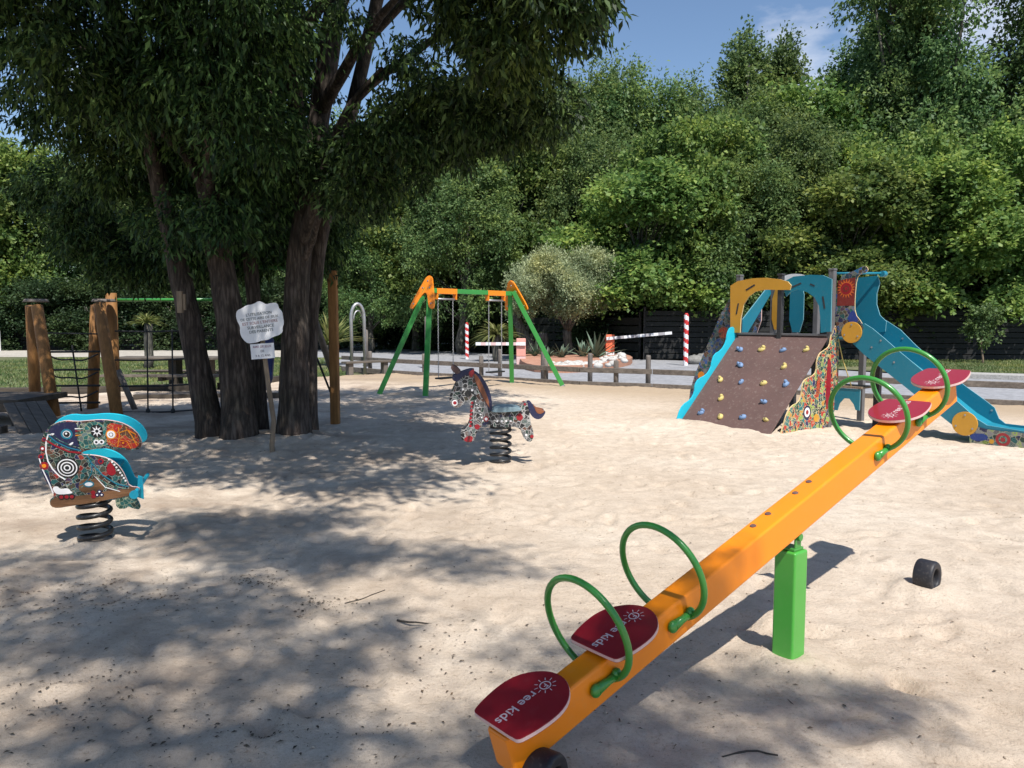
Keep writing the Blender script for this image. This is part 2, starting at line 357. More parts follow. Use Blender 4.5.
M_mBird = mosaic('bird_print', [P[k] for k in ('teal', 'dgr', 'blk', 'red', 'navy', 'brn', 'teal', 'dgr', 'blk')], 30, (.30, .31, .26), .03)
M_mRed = mosaic('beak_print', [P[k] for k in ('red', 'red', 'red', 'brn', 'red')], 22, (.50, .26, .06), .03)
M_mGreen = mosaic('leaf_print', [P[k] for k in ('dgr', 'teal', 'dgr', 'grey', 'blk', 'teal')], 34, (.30, .33, .22), .045)
M_navy = paint('navy_print', (.016, .018, .062), .45, .1)
M_mHorse = mosaic('horse_print', [P[k] for k in ('blk', 'grey', 'blk', 'dgr', 'grey', 'brn', 'blk', 'blk')], 22, (.36, .35, .34), .06)
M_mMane = mosaic('mane_print', [P[k] for k in ('org', 'brn', 'navy', 'org', 'navy', 'teal')], 9, (.25, .12, .05), .04, rings=False)
M_mRock = mosaic('rock_print', [P[k] for k in ('lime', 'red', 'navy', 'och', 'dgr', 'teal', 'blk', 'dgr', 'blk', 'red')], 19, (.50, .44, .26), .05, .5, rings=False)
M_mSun = mosaic('night_print', [P[k] for k in ('teal', 'navy', 'dgr', 'brn', 'grey', 'blk', 'blue')], 17, (.22, .20, .16), .04)
M_mFoot = mosaic('pond_print', [P[k] for k in ('navy', 'dgr', 'grey', 'teal', 'lime', 'blk')], 15, (.26, .26, .2), .05)
def bark(name, c1, c2):
    m, t, b = node_mat(name); tc = t.nodes.new('ShaderNodeTexCoord').outputs['Object']
    mp = t.nodes.new('ShaderNodeMapping'); mp.inputs['Scale'].default_value = (1, 1, .16); t.links.new(tc, mp.inputs[0])
    v = t.nodes.new('ShaderNodeTexVoronoi'); v.feature = 'DISTANCE_TO_EDGE'; v.inputs['Scale'].default_value = 22; t.links.new(mp.outputs[0], v.inputs['Vector'])
    n = noise(t, mp.outputs[0], 14, 8, .7); n2 = noise(t, tc, 2.5, 4)
    ml = t.nodes.new('ShaderNodeMath'); ml.operation = 'MULTIPLY_ADD'; ml.inputs[1].default_value = .45; t.links.new(v.outputs['Distance'], ml.inputs[0]); t.links.new(n.outputs[0], ml.inputs[2])
    r = ramp(t, ml.outputs[0], [(.40, tuple(c * .35 for c in c1)), (.54, c1), (.74, c2)])
    q = ramp(t, n2.outputs[0], [(.35, (.65, .7, .62)), (.65, (1, 1, 1))])
    a = mixc(t, 1., r.outputs[0], q.outputs[0], 'MULTIPLY'); t.links.new(a.outputs[2], b.inputs['Base Color']); b.inputs['Roughness'].default_value = .92
    bump(t, b, ml.outputs[0], 1.0, .035); return m
M_bark = bark('bark', (.048, .033, .026), (.130, .10, .085))
M_bark2 = bark('bark_grey', (.10, .09, .08), (.22, .20, .17))
M_leafN = leaf_mat('leaves_near', (.010, .028, .008), (.022, .056, .012), (.12, .21, .05), .36)  # dark and bright leaf tones put canopy shade and sunlit highlights into colour
M_leafA = leaf_mat('leaves_ash', (.055, .110, .032), (.100, .175, .048), (.20, .28, .085), .38)
M_leafB = leaf_mat('leaves_maple', (.062, .120, .022), (.115, .195, .036), (.25, .32, .075), .40)
M_leafC = leaf_mat('leaves_poplar', (.058, .115, .034), (.105, .185, .052), (.19, .28, .10), .40)
M_leafD = leaf_mat('leaves_dark', (.022, .048, .018), (.035, .070, .024), (.06, .10, .035), .28)
M_leafO = leaf_mat('leaves_olive', (.25, .29, .14), (.34, .38, .20), (.44, .48, .29), .32)
M_leafP = leaf_mat('leaves_palm', (.13, .17, .04), (.20, .22, .06), (.30, .28, .09), .3)
M_agave = leaf_mat('leaves_agave', (.09, .14, .09), (.13, .18, .12), (.18, .22, .15), .1)
M_grass = leaf_mat('grass_blades', (.08, .13, .03), (.13, .18, .05), (.26, .25, .11), .3)
M_litter = leaf_mat('litter', (.045, .03, .02), (.10, .065, .04), (.17, .12, .08), .05, .8)

# ---------------------------------------------------------------- ground
def sheet(name, poly, z, m, kind='structure', thick=0):
    b = MB()
    if thick: b.prism([(p[0], p[1]) for p in poly], 0, thick, Matrix(((1, 0, 0, 0), (0, 0, 1, 0), (0, 1, 0, z), (0, 0, 0, 1))))
    else: b.add([(p[0], p[1], z) for p in poly], [list(range(len(poly)))])
    o = b.build(name, m); o['kind'] = kind
    return o
g_ = MB(); gx = [-900, -60, -20, 0, 20, 60, 900]; g_.add([(-900, -900, -.16), (900, -900, -.16), (900, 1100, -.16), (-900, 1100, -.16)], [(0, 1, 2, 3)]); struct(g_.build('ground', M_earth))
def edge_y(x):
    ks = [(-30, 15.8), (-9, 16.6), (-6.8, 17.6), (-5.6, 21.2), (-3.3, 22.5), (1.67, 18.75), (3.27, 18.1), (9.3, 14.5), (14, 11.8), (30, 3)]
    for (a, b), (c, d) in zip(ks, ks[1:]):
        if a <= x <= c: return b + (d - b) * (x - a) / (c - a)
    return 3
NX, NY = 620, 560
ux = np.linspace(-1, 1, NX); xs = np.sign(ux) * (np.abs(ux) * 7 + np.abs(ux) ** 4 * 12)
ys0 = -3.0; T = np.linspace(0, 1, NY) ** 1.35
X = np.repeat(xs[None, :], NY, 0); E_ = np.array([edge_y(x) for x in xs]); Y = ys0 + (E_[None, :] - ys0) * T[:, None]
Z = sand_h(X, Y) + dents(X, Y)
V = np.stack([X, Y, Z], -1).reshape(-1, 3)
ii = np.arange(NX * NY).reshape(NY, NX); F_ = np.stack([ii[:-1, :-1], ii[:-1, 1:], ii[1:, 1:], ii[1:, :-1]], -1).reshape(-1, 4)
def np_mesh(name, V, F, mats, smooth=False, midx=None):
    me = bpy.data.meshes.new(name); k = F.shape[1]
    me.vertices.add(len(V)); me.vertices.foreach_set('co', V.astype(np.float32).ravel())
    me.loops.add(F.size); me.loops.foreach_set('vertex_index', F.astype(np.int32).ravel())
    me.polygons.add(len(F)); me.polygons.foreach_set('loop_start', np.arange(0, F.size, k, dtype=np.int32)); me.polygons.foreach_set('loop_total', np.full(len(F), k, np.int32))
    if smooth: me.polygons.foreach_set('use_smooth', np.ones(len(F), bool))
    for m in (mats if isinstance(mats, list) else [mats]): me.materials.append(m)
    me.update(calc_edges=True); me.validate(); return me
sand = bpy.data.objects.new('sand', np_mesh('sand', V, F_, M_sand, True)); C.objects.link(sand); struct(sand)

# lawn, pale path, asphalt road, traffic island, verge
sheet('lawn', [(-60, 10), (-30, 15.7), (-9, 16.5), (-6.8, 17.5), (-5.6, 21), (-3.3, 22.4), (-4.6, 24.2), (-9, 34), (-60, 34)], -.10, M_lawn)
sheet('path', [(-60, 34.05), (-9.05, 34.05), (-9.5, 41), (-60, 41)], -.096, M_path)
sheet('road', [(-3.3, 22.6), (1.67, 18.85), (3.27, 18.2), (9.3, 14.6), (14, 11.9), (30, 3.1), (60, -14), (60, -4), (30, 12.5), (15, 20.6), (12.8, 22), (8, 29.5), (6.6, 31.2), (2, 33.5), (-8.5, 46), (-14, 52), (-12, 41), (-9, 34), (-4.5, 24.2)], -.092, M_asph)
sheet('pavement', [(15, 20.55), (12.6, 22), (12.9, 22.9), (15.4, 21.5), (30, 13.4), (60, -3), (60, -4), (30, 12.45)], -.091, M_kerb, thick=.12)
sheet('verge', [(12.95, 22.95), (15.45, 21.55), (30, 13.45), (60, -2.9), (60, 31), (9, 31.6), (8.2, 29.9)], -.094, M_lawn)
isl = [at(520, 368, 0), at(560, 371, 0), at(612, 367, 0), at(640, 360, 0), at(600, 353, 0), at(520, 355, 0)]
sheet('traffic_island', [(p.x, p.y) for p in smooth_poly([(p.x, p.y) for p in isl], 2) and [Vector((a, b, 0)) for a, b in smooth_poly([(p.x, p.y) for p in isl], 2)]], -.09, M_brick, thick=.22)

# ---------------------------------------------------------------- trees
def crown_mesh(name, lobes, n, ls, lw, mat, droop=.3, clump=.5, per=14, seed=1, spread=1.0, tips=.35):
    """many small folded leaves set in sprays through the volume of the lobes"""
    rg = np.random.default_rng(seed); lob = np.array(lobes, float); wgt = (lob[:, 3] * lob[:, 4] * lob[:, 5]) ** (2 / 3)
    if lob.shape[1] > 6: wgt = wgt * lob[:, 6]
    ns = n // per; li = rg.choice(len(lob), ns, p=wgt / wgt.sum())
    d = rg.normal(size=(ns, 3)); d /= np.linalg.norm(d, axis=1)[:, None]; rad = rg.random(ns) ** tips
    rad *= 1 + .18 * rg.normal(size=ns)
    cen = lob[li, :3] + d * lob[li, 3:6] * rad[:, None]
    ax = d * .8 + rg.normal(size=(ns, 3)) * .5; ax[:, 2] -= droop; ax /= np.linalg.norm(ax, axis=1)[:, None]
    cl = clump * (.6 + .8 * rg.random(ns))
    t = rg.random((ns, per)); pos = cen[:, None, :] + ax[:, None, :] * (t * cl[:, None])[..., None] + rg.normal(size=(ns, per, 3)) * (cl * .2 * spread)[:, None, None]
    la = ax[:, None, :] * .8 + rg.normal(size=(ns, per, 3)) * .6; la[..., 2] -= droop * .8
    la /= np.linalg.norm(la, axis=-1)[..., None]
    nr = rg.normal(size=(ns, per, 3)) * .65; nr[..., 2] += 1.0; nr = nr - la * (nr * la).sum(-1)[..., None]; nr /= np.linalg.norm(nr, axis=-1)[..., None] + 1e-9
    sd = np.cross(la, nr); s = (.6 + .7 * rg.random((ns, per)))[..., None]
    pos = pos.reshape(-1, 3); la = la.reshape(-1, 3); nr = nr.reshape(-1, 3); sd = sd.reshape(-1, 3); s = s.reshape(-1, 1)
    a = pos; b = pos + la * ls * s * .45 + sd * lw * s * .5 + nr * lw * s * .18; c = pos + la * ls * s - nr * ls * s * .1; e = pos + la * ls * s * .45 - sd * lw * s * .5 + nr * lw * s * .18
    V = np.stack([a, b, c, e], 1).reshape(-1, 3); F = np.arange(len(V)).reshape(-1, 4)
    return np_mesh(name, V, F, mat)
def limb(b, p0, p1, r0, r1, sag=0, n=7, k=8, seed=0, wob=.0):
    rd = random.Random(seed); p0 = Vector(p0); p1 = Vector(p1); l = (p1 - p0).length
    pts = []; j = Vector((0, 0, 0))
    for i in range(n):
        t = i / (n - 1); j += Vector((rd.uniform(-1, 1), rd.uniform(-1, 1), rd.uniform(-.5, .5))) * l * .022
        pts.append(p0.lerp(p1, t) + Vector((0, 0, math.sin(t * math.pi) * sag)) + j * (1 if i else 0))
    b.tube(pts, [r0 + (r1 - r0) * i / (n - 1) for i in range(n)], k, wob=wob); return pts
def make_tree_kind(kind, seed):
    rd = random.Random(seed); lobes = []; b = MB()
    if kind == 'poplar':
        H = 13.1; limb(b, (0, 0, -.3), (.1, 0, 11), .24, .03, n=10, k=9, seed=seed)
        for i in range(60):
            z = rd.uniform(2.2, 11.6); w = 1.6 * math.sin(min(1, (12.3 - z) / 7) * 1.5) * rd.uniform(.3, 1); q = rd.uniform(0, 6.28)
            lobes.append((w * math.cos(q), w * math.sin(q), z, .5, .5, .9))
            limb(b, (0, 0, z * .82), (w * math.cos(q) * .9, w * math.sin(q) * .9, z), .04, .012, n=4, k=4, seed=i)
        args = dict(n=42000, ls=.14, lw=.10, mat=M_leafC, droop=-.15, clump=.42)
    elif kind == 'airy':
        H = 12.8; limb(b, (0, 0, -.3), (.3, .1, 11), .2, .03, n=10, k=9, seed=seed)
        for i in range(46):
            z = rd.uniform(2, 12); w = rd.uniform(.4, 2.9) * (1 - .05 * z); q = rd.uniform(0, 6.28)
            lobes.append((w * math.cos(q), w * math.sin(q), z, .75, .75, .38))
            limb(b, (0, 0, max(1.2, z - w * .8)), (w * math.cos(q), w * math.sin(q), z), .05, .012, n=6, k=5, seed=i)
        args = dict(n=26000, ls=.15, lw=.085, mat=M_leafC, droop=.25, clump=.5)
    elif kind == 'maple':
        H = 9.3; limb(b, (0, 0, -.3), (.1, 0, 6.5), .22, .05, n=9, k=9, seed=seed)
        for i in range(44):
            z = rd.uniform(1.9, 8.4); w = 3.3 * math.sqrt(max(0, 1 - ((z - 4.6) / 4.6) ** 2)) * rd.uniform(.35, 1) ** .6; q = rd.uniform(0, 6.28)
            lobes.append((w * math.cos(q), w * math.sin(q), z, .80, .80, .34))
            if i % 2: limb(b, (0, 0, z * .6), (w * math.cos(q) * .9, w * math.sin(q) * .9, z), .05, .012, n=5, k=5, seed=i)
        args = dict(n=42000, ls=.17, lw=.14, mat=M_leafB, droop=.1, clump=.5)
    elif kind == 'ash':
        H = 10.8; limb(b, (0, 0, -.3), (-.1, .1, 7.5), .22, .05, n=9, k=9, seed=seed)
        for i in range(54):
            z = rd.uniform(2.2, 9.3); w = 2.9 * math.sqrt(max(0, 1 - ((z - 5.4) / 4.7) ** 2)) * rd.uniform(.3, 1) ** .5; q = rd.uniform(0, 6.28)
            lobes.append((w * math.cos(q), w * math.sin(q), z, .50, .50, .85))
            if i % 2: limb(b, (0, 0, z * .6), (w * math.cos(q) * .9, w * math.sin(q) * .9, z), .05, .012, n=5, k=5, seed=i)
        for i in range(9):
            q = rd.uniform(0, 6.28); w = rd.uniform(0, 1.9); lobes.append((w * math.cos(q), w * math.sin(q), 9.6 - w * .5 + rd.uniform(0, .9), .22, .22, .7, 1.6))
        lobes = [l if len(l) == 7 else (*l, 1) for l in lobes]
        args = dict(n=46000, ls=.15, lw=.075, mat=M_leafA, droop=.35, clump=.5)
    else:                                              # low dark bush
        H = 5.0
        for i in range(4): limb(b, (0, 0, -.2), (rd.uniform(-1, 1), rd.uniform(-1, 1), 3), .07, .02, n=5, k=6, seed=i)
        for i in range(26):
            z = rd.uniform(.4, 4.1); w = 2.2 * math.sqrt(max(.1, 1 - ((z - 2) / 2.6) ** 2)) * rd.uniform(.2, 1) ** .5; q = rd.uniform(0, 6.28)
            lobes.append((w * math.cos(q), w * math.sin(q), z, .7, .7, .55))
        args = dict(n=26000, ls=.14, lw=.085, mat=M_leafD, droop=.15, clump=.4)
    cm = crown_mesh('crown', lobes, args.pop('n'), args.pop('ls'), args.pop('lw'), args.pop('mat'), seed=seed, **args)
    tm = b.build('trunk', M_bark2, fix=False); t = tm.data; bpy.data.objects.remove(tm)
    return cm, t, H
KINDS = {k: make_tree_kind(k, s) for k, s in (('poplar', 11), ('airy', 12), ('maple', 13), ('ash', 14), ('bush', 15))}
KINDS['maple2'] = make_tree_kind('maple', 23); KINDS['ash2'] = make_tree_kind('ash', 24)
def tree(kind, px, ytop, D, label, group, name='tree', wide=1.0):
    cm, tm, H = KINDS[kind]; x = (px - 512) / FPX * D; h = CAM_H + (318 - ytop) / FPX * D + .2
    s = h / H; t = thing(name, label, 'bush' if kind == 'bush' else 'tree', (x, D, -.12), random.uniform(0, 6.28), group)
    w = wide * (s * .55 + .45); t.scale = (w, w, s)
    for nm, me in (('trunk', tm), ('crown', cm)):
        o = bpy.data.objects.new(nm, me); C.objects.link(o); o.parent = t
    return t
GB = 'trees standing beyond the road'
for k, px, yt, D, lb in [
    ('ash', 372, 215, (39.0, 0.95), 'green tree behind the metal arch and the orange post'),
    ('maple', 415, 150, (41.0, 1.0), 'yellow-green tree behind the left end of the swing set'),
    ('ash2', 462, 160, (37.0, 1.1), 'leafy tree directly behind the swing crossbar'),
    ('maple2', 505, 128, (40.0, 0.95), 'broad tree rising over the right end of the swing set'),
    ('ash', 548, 165, (42.0, 1.15), 'tree rising directly behind the grey-green olive'),
    ('ash2', 598, 135, (39.5, 1.0), 'pale green tree above the right side of the olive'),
    ('maple', 640, 160, (34.3, 1.2), 'leafy tree behind the boom barrier with the orange cabinet'),
    ('maple2', 690, 120, (35.2, 0.95), 'bright yellow-green tree above the far striped bollard'),
    ('ash', 742, 155, (33.7, 1.15), 'rounded tree behind the ochre arch of the playset'),
    ('ash2', 792, 118, (35.0, 1.0), 'feathery tree behind the teal arch of the playset'),
    ('maple', 838, 160, (33.4, 1.15), 'tree right behind the sunburst panel of the slide'),
    ('maple2', 885, 128, (34.3, 0.95), 'yellow-green tree above the top of the slide'),
    ('maple', 945, 155, (33.2, 1.25), 'wide low-branched tree above the thin sapling'),
    ('maple2', 1010, 120, (34.3, 1.0), 'broad tree at the right edge above the road kerb'),
    ('ash', 1060, 175, (33.4, 1.1), 'tree cut off by the right edge of the view')]:
    tree(k, px, yt, D[0], lb, GB, wide=D[1])
GC = 'taller trees of the back row'
for k, px, yt, D, lb in [
    ('ash', 350, 120, 48, 'back-row tree seen past the darkest limbs of the shade tree'),
    ('maple', 405, 110, 50, 'back-row tree under the drooping dark branches'),
    ('ash2', 460, 95, 47, 'back-row tree between the drooping branches and the swing set'),
    ('maple2', 515, 95, 46, 'back-row tree left of the pointed skyline tips'),
    ('ash', 560, 88, 45, 'back-row tree whose crown starts the open skyline'),
    ('ash2', 603, 66, 44, 'back-row tree with thin pointed top shoots on the skyline'),
    ('ash', 645, 74, 43, 'back-row tree in the middle of the even skyline'),
    ('ash2', 684, 86, 43, 'back-row tree just left of the dip in the skyline'),
    ('poplar', 736, 28, 46, 'left of the two slender poplars in the skyline gap'),
    ('poplar', 774, 34, 47, 'right of the two slender poplars in the skyline gap'),
    ('ash', 758, 98, 42, 'dense tree at the foot of the two poplars'),
    ('maple2', 812, 88, 43, 'back-row tree filling the notch beside the tall trees'),
    ('poplar', 838, 48, 45, 'narrow dark poplar leaning against the tall right-hand trees'),
    ('airy', 880, -30, 40, 'very tall dense tree starting the high mass on the right'),
    ('poplar', 905, -45, 42, 'tall full tree between the two airy giants'),
    ('poplar', 868, 10, 43, 'tall tree filling the left flank of the high mass'),
    ('airy', 935, -55, 38, 'tall airy tree with bare twigs showing against white sky'),
    ('airy', 992, -60, 38, 'tall loose tree with thin trunk near the right edge'),
    ('airy', 1045, -50, 37, 'tall loose tree half outside the right edge'),
    ('ash2', 925, 90, 40, 'dense tree filling in below the tall airy trees'),
    ('ash', 985, 100, 40, 'dense tree below the loose tree near the right edge')]:
    tree(k, px, yt, D, lb, GC, wide=1.1)
GL = 'trees across the lawn on the left'
for k, px, yt, D, lb in [
    ('maple', 15, 140, 45, 'bright green tree in the gap at the left edge'),
    ('ash', 68, 152, 47, 'bright tree right of the left-edge gap'),
    ('maple2', -45, 120, 44, 'tree mostly outside the left edge'),
    ('ash2', 120, 150, 46, 'tree above the crossed posts of the rope course'),
    ('maple', 172, 160, 47, 'tree seen just left of the leaning trunk'),
    ('ash', 232, 165, 45, 'tree seen between the shaded trunks'),
    ('maple2', 285, 170, 46, 'tree behind the notice board trunks'),
    ('ash2', 328, 180, 44, 'tree left of the metal arch beyond the lawn')]:
    tree(k, px, yt, D, lb, GL, wide=1.1)
GH = 'dark bushes along the back fence'
for i, (px, yt, D, lb) in enumerate([
    (380, 275, 44, 'dark bush behind the road at the metal arch'), (425, 268, 43, 'dark bush behind the left swing leg'), (470, 262, 41.2, 'dark bush behind the left swing seat'),
    (520, 270, 40.2, 'dark bush behind the palm and the right swing'), (575, 262, 39.7, 'dark bush behind the olive trunk'), (625, 266, 35.9, 'dark bush over the boom barrier'),
    (672, 258, 35.9, 'dark bush left of the far striped bollard'), (718, 264, 35.4, 'dark bush left of the ochre arch'), (768, 258, 35.4, 'dark bush seen through the playset arches'),
    (815, 264, 34.9, 'dark bush seen under the teal arch'), (865, 258, 34.9, 'dark bush behind the top of the slide'), (915, 270, 35.7, 'dark bush behind the slide chute'),
    (965, 262, 35.7, 'dark bush behind the thin sapling'), (1015, 268, 35.7, 'dark bush at the right edge of the fence'),
    (30, 285, 43, 'dark bush beside the white building'), (55, 275, 43, 'dark bush behind the left crossed posts'), (100, 280, 43, 'dark bush behind the second crossed posts'),
    (150, 275, 44, 'dark bush beyond the small palm on the lawn'), (200, 280, 43, 'dark bush behind the shaded trunks'), (255, 275, 43, 'dark bush behind the notice board'),
    (300, 275, 43, 'dark bush right of the thick trunk'), (340, 275, 43, 'dark bush left of the metal arch')]):
    tree('bush', px, yt, D, lb, GH, name='bush', wide=1.35)

# ---- the big multi-trunk shade tree group
def lob(px, py, D, rx, ry, rd=None, w=1):
    p = ad(px, py, D); k = D / FPX
    return (p.x, p.y, p.z, rx * k, rd or max(.7, (rx + ry) * .5 * k), ry * k, w)
def shade_tree(label, trunk_pts, r0, r1, limbs, lobes, n, seed, ls=.105, lw=.032, per=22, clump=.30, mat=None, group='dark trunks of the shade tree clump', tips=.4):
    base = Vector(trunk_pts[0]); t = thing('shade_tree', label, 'tree', base, 0, group)
    b = MB(); pts = [Vector(p) - base for p in trunk_pts]; fine = []
    for i in range(len(pts) - 1):
        for j in range(6): fine.append(pts[i].lerp(pts[i + 1], j / 6))
    fine.append(pts[-1]); k = len(fine); rd = random.Random(seed)
    # smooth the joints, flare the foot
    for _ in range(3): fine = [fine[0]] + [(fine[i - 1] + fine[i] * 2 + fine[i + 1]) / 4 for i in range(1, k - 1)] + [fine[-1]]
    rr = [(r0 + (r1 - r0) * i / (k - 1)) * (1 + .42 * math.exp(-i * 1.0)) * rd.uniform(.96, 1.04) for i in range(k)]
    fine[0] = fine[0] - Vector((0, 0, .25))
    b.tube(fine, rr, 22, wob=.07)
    for i, (f, p, ra, rb) in enumerate(limbs):
        limb(b, fine[int(f * (k - 1))], Vector(p) - base, ra, rb, sag=.15, n=9, k=9, seed=seed * 7 + i, wob=.04)
    b.build('trunk', M_bark, t, fix=False)
    lb = [(l[0] - base.x, l[1] - base.y, l[2] - base.z, *l[3:]) for l in lobes]
    me = crown_mesh('crown', lb, n, ls, lw, mat or M_leafN, droop=.75, clump=clump, per=per, seed=seed, tips=tips)
    o = bpy.data.objects.new('crown', me); C.objects.link(o); o.parent = t
    return t
z1 = .02
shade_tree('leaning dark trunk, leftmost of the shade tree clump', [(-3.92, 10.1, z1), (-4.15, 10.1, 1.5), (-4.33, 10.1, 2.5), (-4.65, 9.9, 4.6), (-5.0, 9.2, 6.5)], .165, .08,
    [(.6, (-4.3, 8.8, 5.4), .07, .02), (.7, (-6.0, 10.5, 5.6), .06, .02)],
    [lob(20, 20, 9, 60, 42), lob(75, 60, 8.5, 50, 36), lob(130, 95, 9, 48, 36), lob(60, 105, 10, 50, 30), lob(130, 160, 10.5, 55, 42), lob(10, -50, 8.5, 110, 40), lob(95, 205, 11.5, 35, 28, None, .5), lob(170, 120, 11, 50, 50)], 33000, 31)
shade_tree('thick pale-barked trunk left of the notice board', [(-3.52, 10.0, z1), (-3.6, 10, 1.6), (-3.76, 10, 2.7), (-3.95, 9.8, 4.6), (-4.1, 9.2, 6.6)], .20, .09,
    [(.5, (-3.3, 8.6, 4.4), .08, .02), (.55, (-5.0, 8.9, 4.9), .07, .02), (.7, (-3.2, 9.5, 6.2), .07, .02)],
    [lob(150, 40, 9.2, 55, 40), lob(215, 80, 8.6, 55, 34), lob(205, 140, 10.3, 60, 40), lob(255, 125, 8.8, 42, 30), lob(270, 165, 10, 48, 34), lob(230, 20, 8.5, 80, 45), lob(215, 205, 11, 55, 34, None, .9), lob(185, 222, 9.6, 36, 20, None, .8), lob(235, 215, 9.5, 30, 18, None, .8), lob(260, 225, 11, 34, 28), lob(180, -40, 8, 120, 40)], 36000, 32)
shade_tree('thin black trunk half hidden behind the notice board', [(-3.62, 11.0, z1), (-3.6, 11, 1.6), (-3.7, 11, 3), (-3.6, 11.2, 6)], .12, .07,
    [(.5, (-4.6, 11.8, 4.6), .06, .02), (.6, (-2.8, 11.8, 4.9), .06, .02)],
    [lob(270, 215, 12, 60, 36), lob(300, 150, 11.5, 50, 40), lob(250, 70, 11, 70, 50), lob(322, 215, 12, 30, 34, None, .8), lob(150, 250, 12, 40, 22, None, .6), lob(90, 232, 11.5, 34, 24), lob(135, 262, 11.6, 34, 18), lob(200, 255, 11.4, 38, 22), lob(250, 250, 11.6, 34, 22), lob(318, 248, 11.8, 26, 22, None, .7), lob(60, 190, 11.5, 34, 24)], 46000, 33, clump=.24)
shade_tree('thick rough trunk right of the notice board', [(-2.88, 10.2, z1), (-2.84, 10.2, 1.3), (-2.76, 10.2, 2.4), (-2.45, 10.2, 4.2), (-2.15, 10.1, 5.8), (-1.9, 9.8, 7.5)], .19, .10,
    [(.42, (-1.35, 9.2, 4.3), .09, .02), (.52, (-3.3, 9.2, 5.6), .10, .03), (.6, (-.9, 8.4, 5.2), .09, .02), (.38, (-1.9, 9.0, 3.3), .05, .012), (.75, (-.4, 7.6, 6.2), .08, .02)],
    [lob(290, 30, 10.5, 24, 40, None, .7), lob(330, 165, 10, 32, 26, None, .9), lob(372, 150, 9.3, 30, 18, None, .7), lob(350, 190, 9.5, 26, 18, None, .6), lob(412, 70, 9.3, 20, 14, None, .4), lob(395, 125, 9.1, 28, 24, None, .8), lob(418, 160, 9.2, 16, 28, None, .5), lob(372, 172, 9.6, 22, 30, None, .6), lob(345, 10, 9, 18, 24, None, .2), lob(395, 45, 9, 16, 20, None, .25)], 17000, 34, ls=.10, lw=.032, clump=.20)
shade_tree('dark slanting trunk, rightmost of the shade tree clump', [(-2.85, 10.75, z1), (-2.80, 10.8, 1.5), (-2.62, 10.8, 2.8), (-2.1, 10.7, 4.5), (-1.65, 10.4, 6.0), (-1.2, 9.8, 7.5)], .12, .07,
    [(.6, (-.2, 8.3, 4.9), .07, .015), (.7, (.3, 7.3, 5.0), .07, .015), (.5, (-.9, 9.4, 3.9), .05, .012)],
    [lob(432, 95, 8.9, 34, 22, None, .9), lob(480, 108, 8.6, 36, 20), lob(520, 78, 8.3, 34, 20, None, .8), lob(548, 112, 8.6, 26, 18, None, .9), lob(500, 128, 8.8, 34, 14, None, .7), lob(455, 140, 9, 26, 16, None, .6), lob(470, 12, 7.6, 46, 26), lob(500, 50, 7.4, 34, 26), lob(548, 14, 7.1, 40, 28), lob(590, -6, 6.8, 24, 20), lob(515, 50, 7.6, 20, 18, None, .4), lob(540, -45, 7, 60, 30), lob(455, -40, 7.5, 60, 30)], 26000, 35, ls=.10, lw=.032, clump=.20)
# upper canopy of the clump: the part above the frame that shades the sand round the trunks
up = []
rdu = random.Random(5)
for gy in (3.2, 4.5, 5.9, 7.4, 9.0, 10.8):
    for gx_ in (-6.6, -5.0, -3.3, -1.7, -.2, .9):
        if rdu.random() < .13: continue
        if (gy < 7 and gx_ > .5) or (gy < 4 and (gx_ < -3.5 or gx_ > 0)) or (gy < 5 and gx_ < -5.5): continue
        up.append((gx_ + rdu.uniform(-.35, .35), gy + rdu.uniform(-.4, .4), max(6.9, 3.75 + .42 * gy + .35) + rdu.uniform(-.2, .9), .95, .95, .55, 1))
shade_tree('tall middle trunk carrying the high canopy above the frame', [(-3.1, 11.4, z1), (-3.05, 11.4, 2), (-2.9, 10.9, 4), (-2.8, 9.8, 6.2)], .13, .09,
    [(.8, (-5.8, 8, 6.9), .09, .03), (.85, (.2, 7, 6.9), .09, .03), (.9, (-2.2, 5, 7), .09, .03), (.9, (-.3, 4.3, 7), .07, .02), (.85, (-5, 5.5, 7), .07, .02)], up, 78000, 36, ls=.14, lw=.06, per=14, clump=.45)
# the tree behind the viewer whose boughs dapple the foreground
fl = []
rdf = random.Random(9)
i = 0
while i < 112:
    gx_ = rdf.uniform(-5.2, .55); gy = rdf.uniform(2.0, 6.4)
    lim = 6.4 if -2.7 < gx_ < -1.3 else 5.55
    if gy > lim or (gx_ > .1 and gy > 4.6): continue
    z = 9.3 + rdf.uniform(-.6, .6); fl.append((gx_ + .22 * z, gy - .62 * z, z, rdf.uniform(.28, .50), rdf.uniform(.20, .34), .2, 1)); i += 1
for gx_, gy, a_, b_ in ((.78, 3.42, .16, .10), (1.05, 3.28, .26, .10), (1.32, 3.2, .20, .10), (1.5, 3.12, .12, .08), (.95, 2.85, .2, .08)):
    z = 9.2; fl.append((gx_ + .22 * z, gy - .62 * z, z, a_, b_, .12, 2.2))
shade_tree('tree standing behind the viewer that dapples the near sand', [(-4.6, -6.4, z1), (-4.4, -6.2, 3), (-3.4, -5.2, 5.6), (-1.6, -3.6, 8.0)], .26, .12,
    [(.9, (1.2, -2.4, 9.2), .09, .03), (.8, (-2.6, -.6, 9.0), .09, .03), (.95, (3.2, -2.5, 9.2), .05, .015), (.9, (-.4, -1.0, 9.3), .06, .02)], fl, 62000, 37, ls=.085, lw=.035, per=12, clump=.25, group='shade trees', tips=.6)

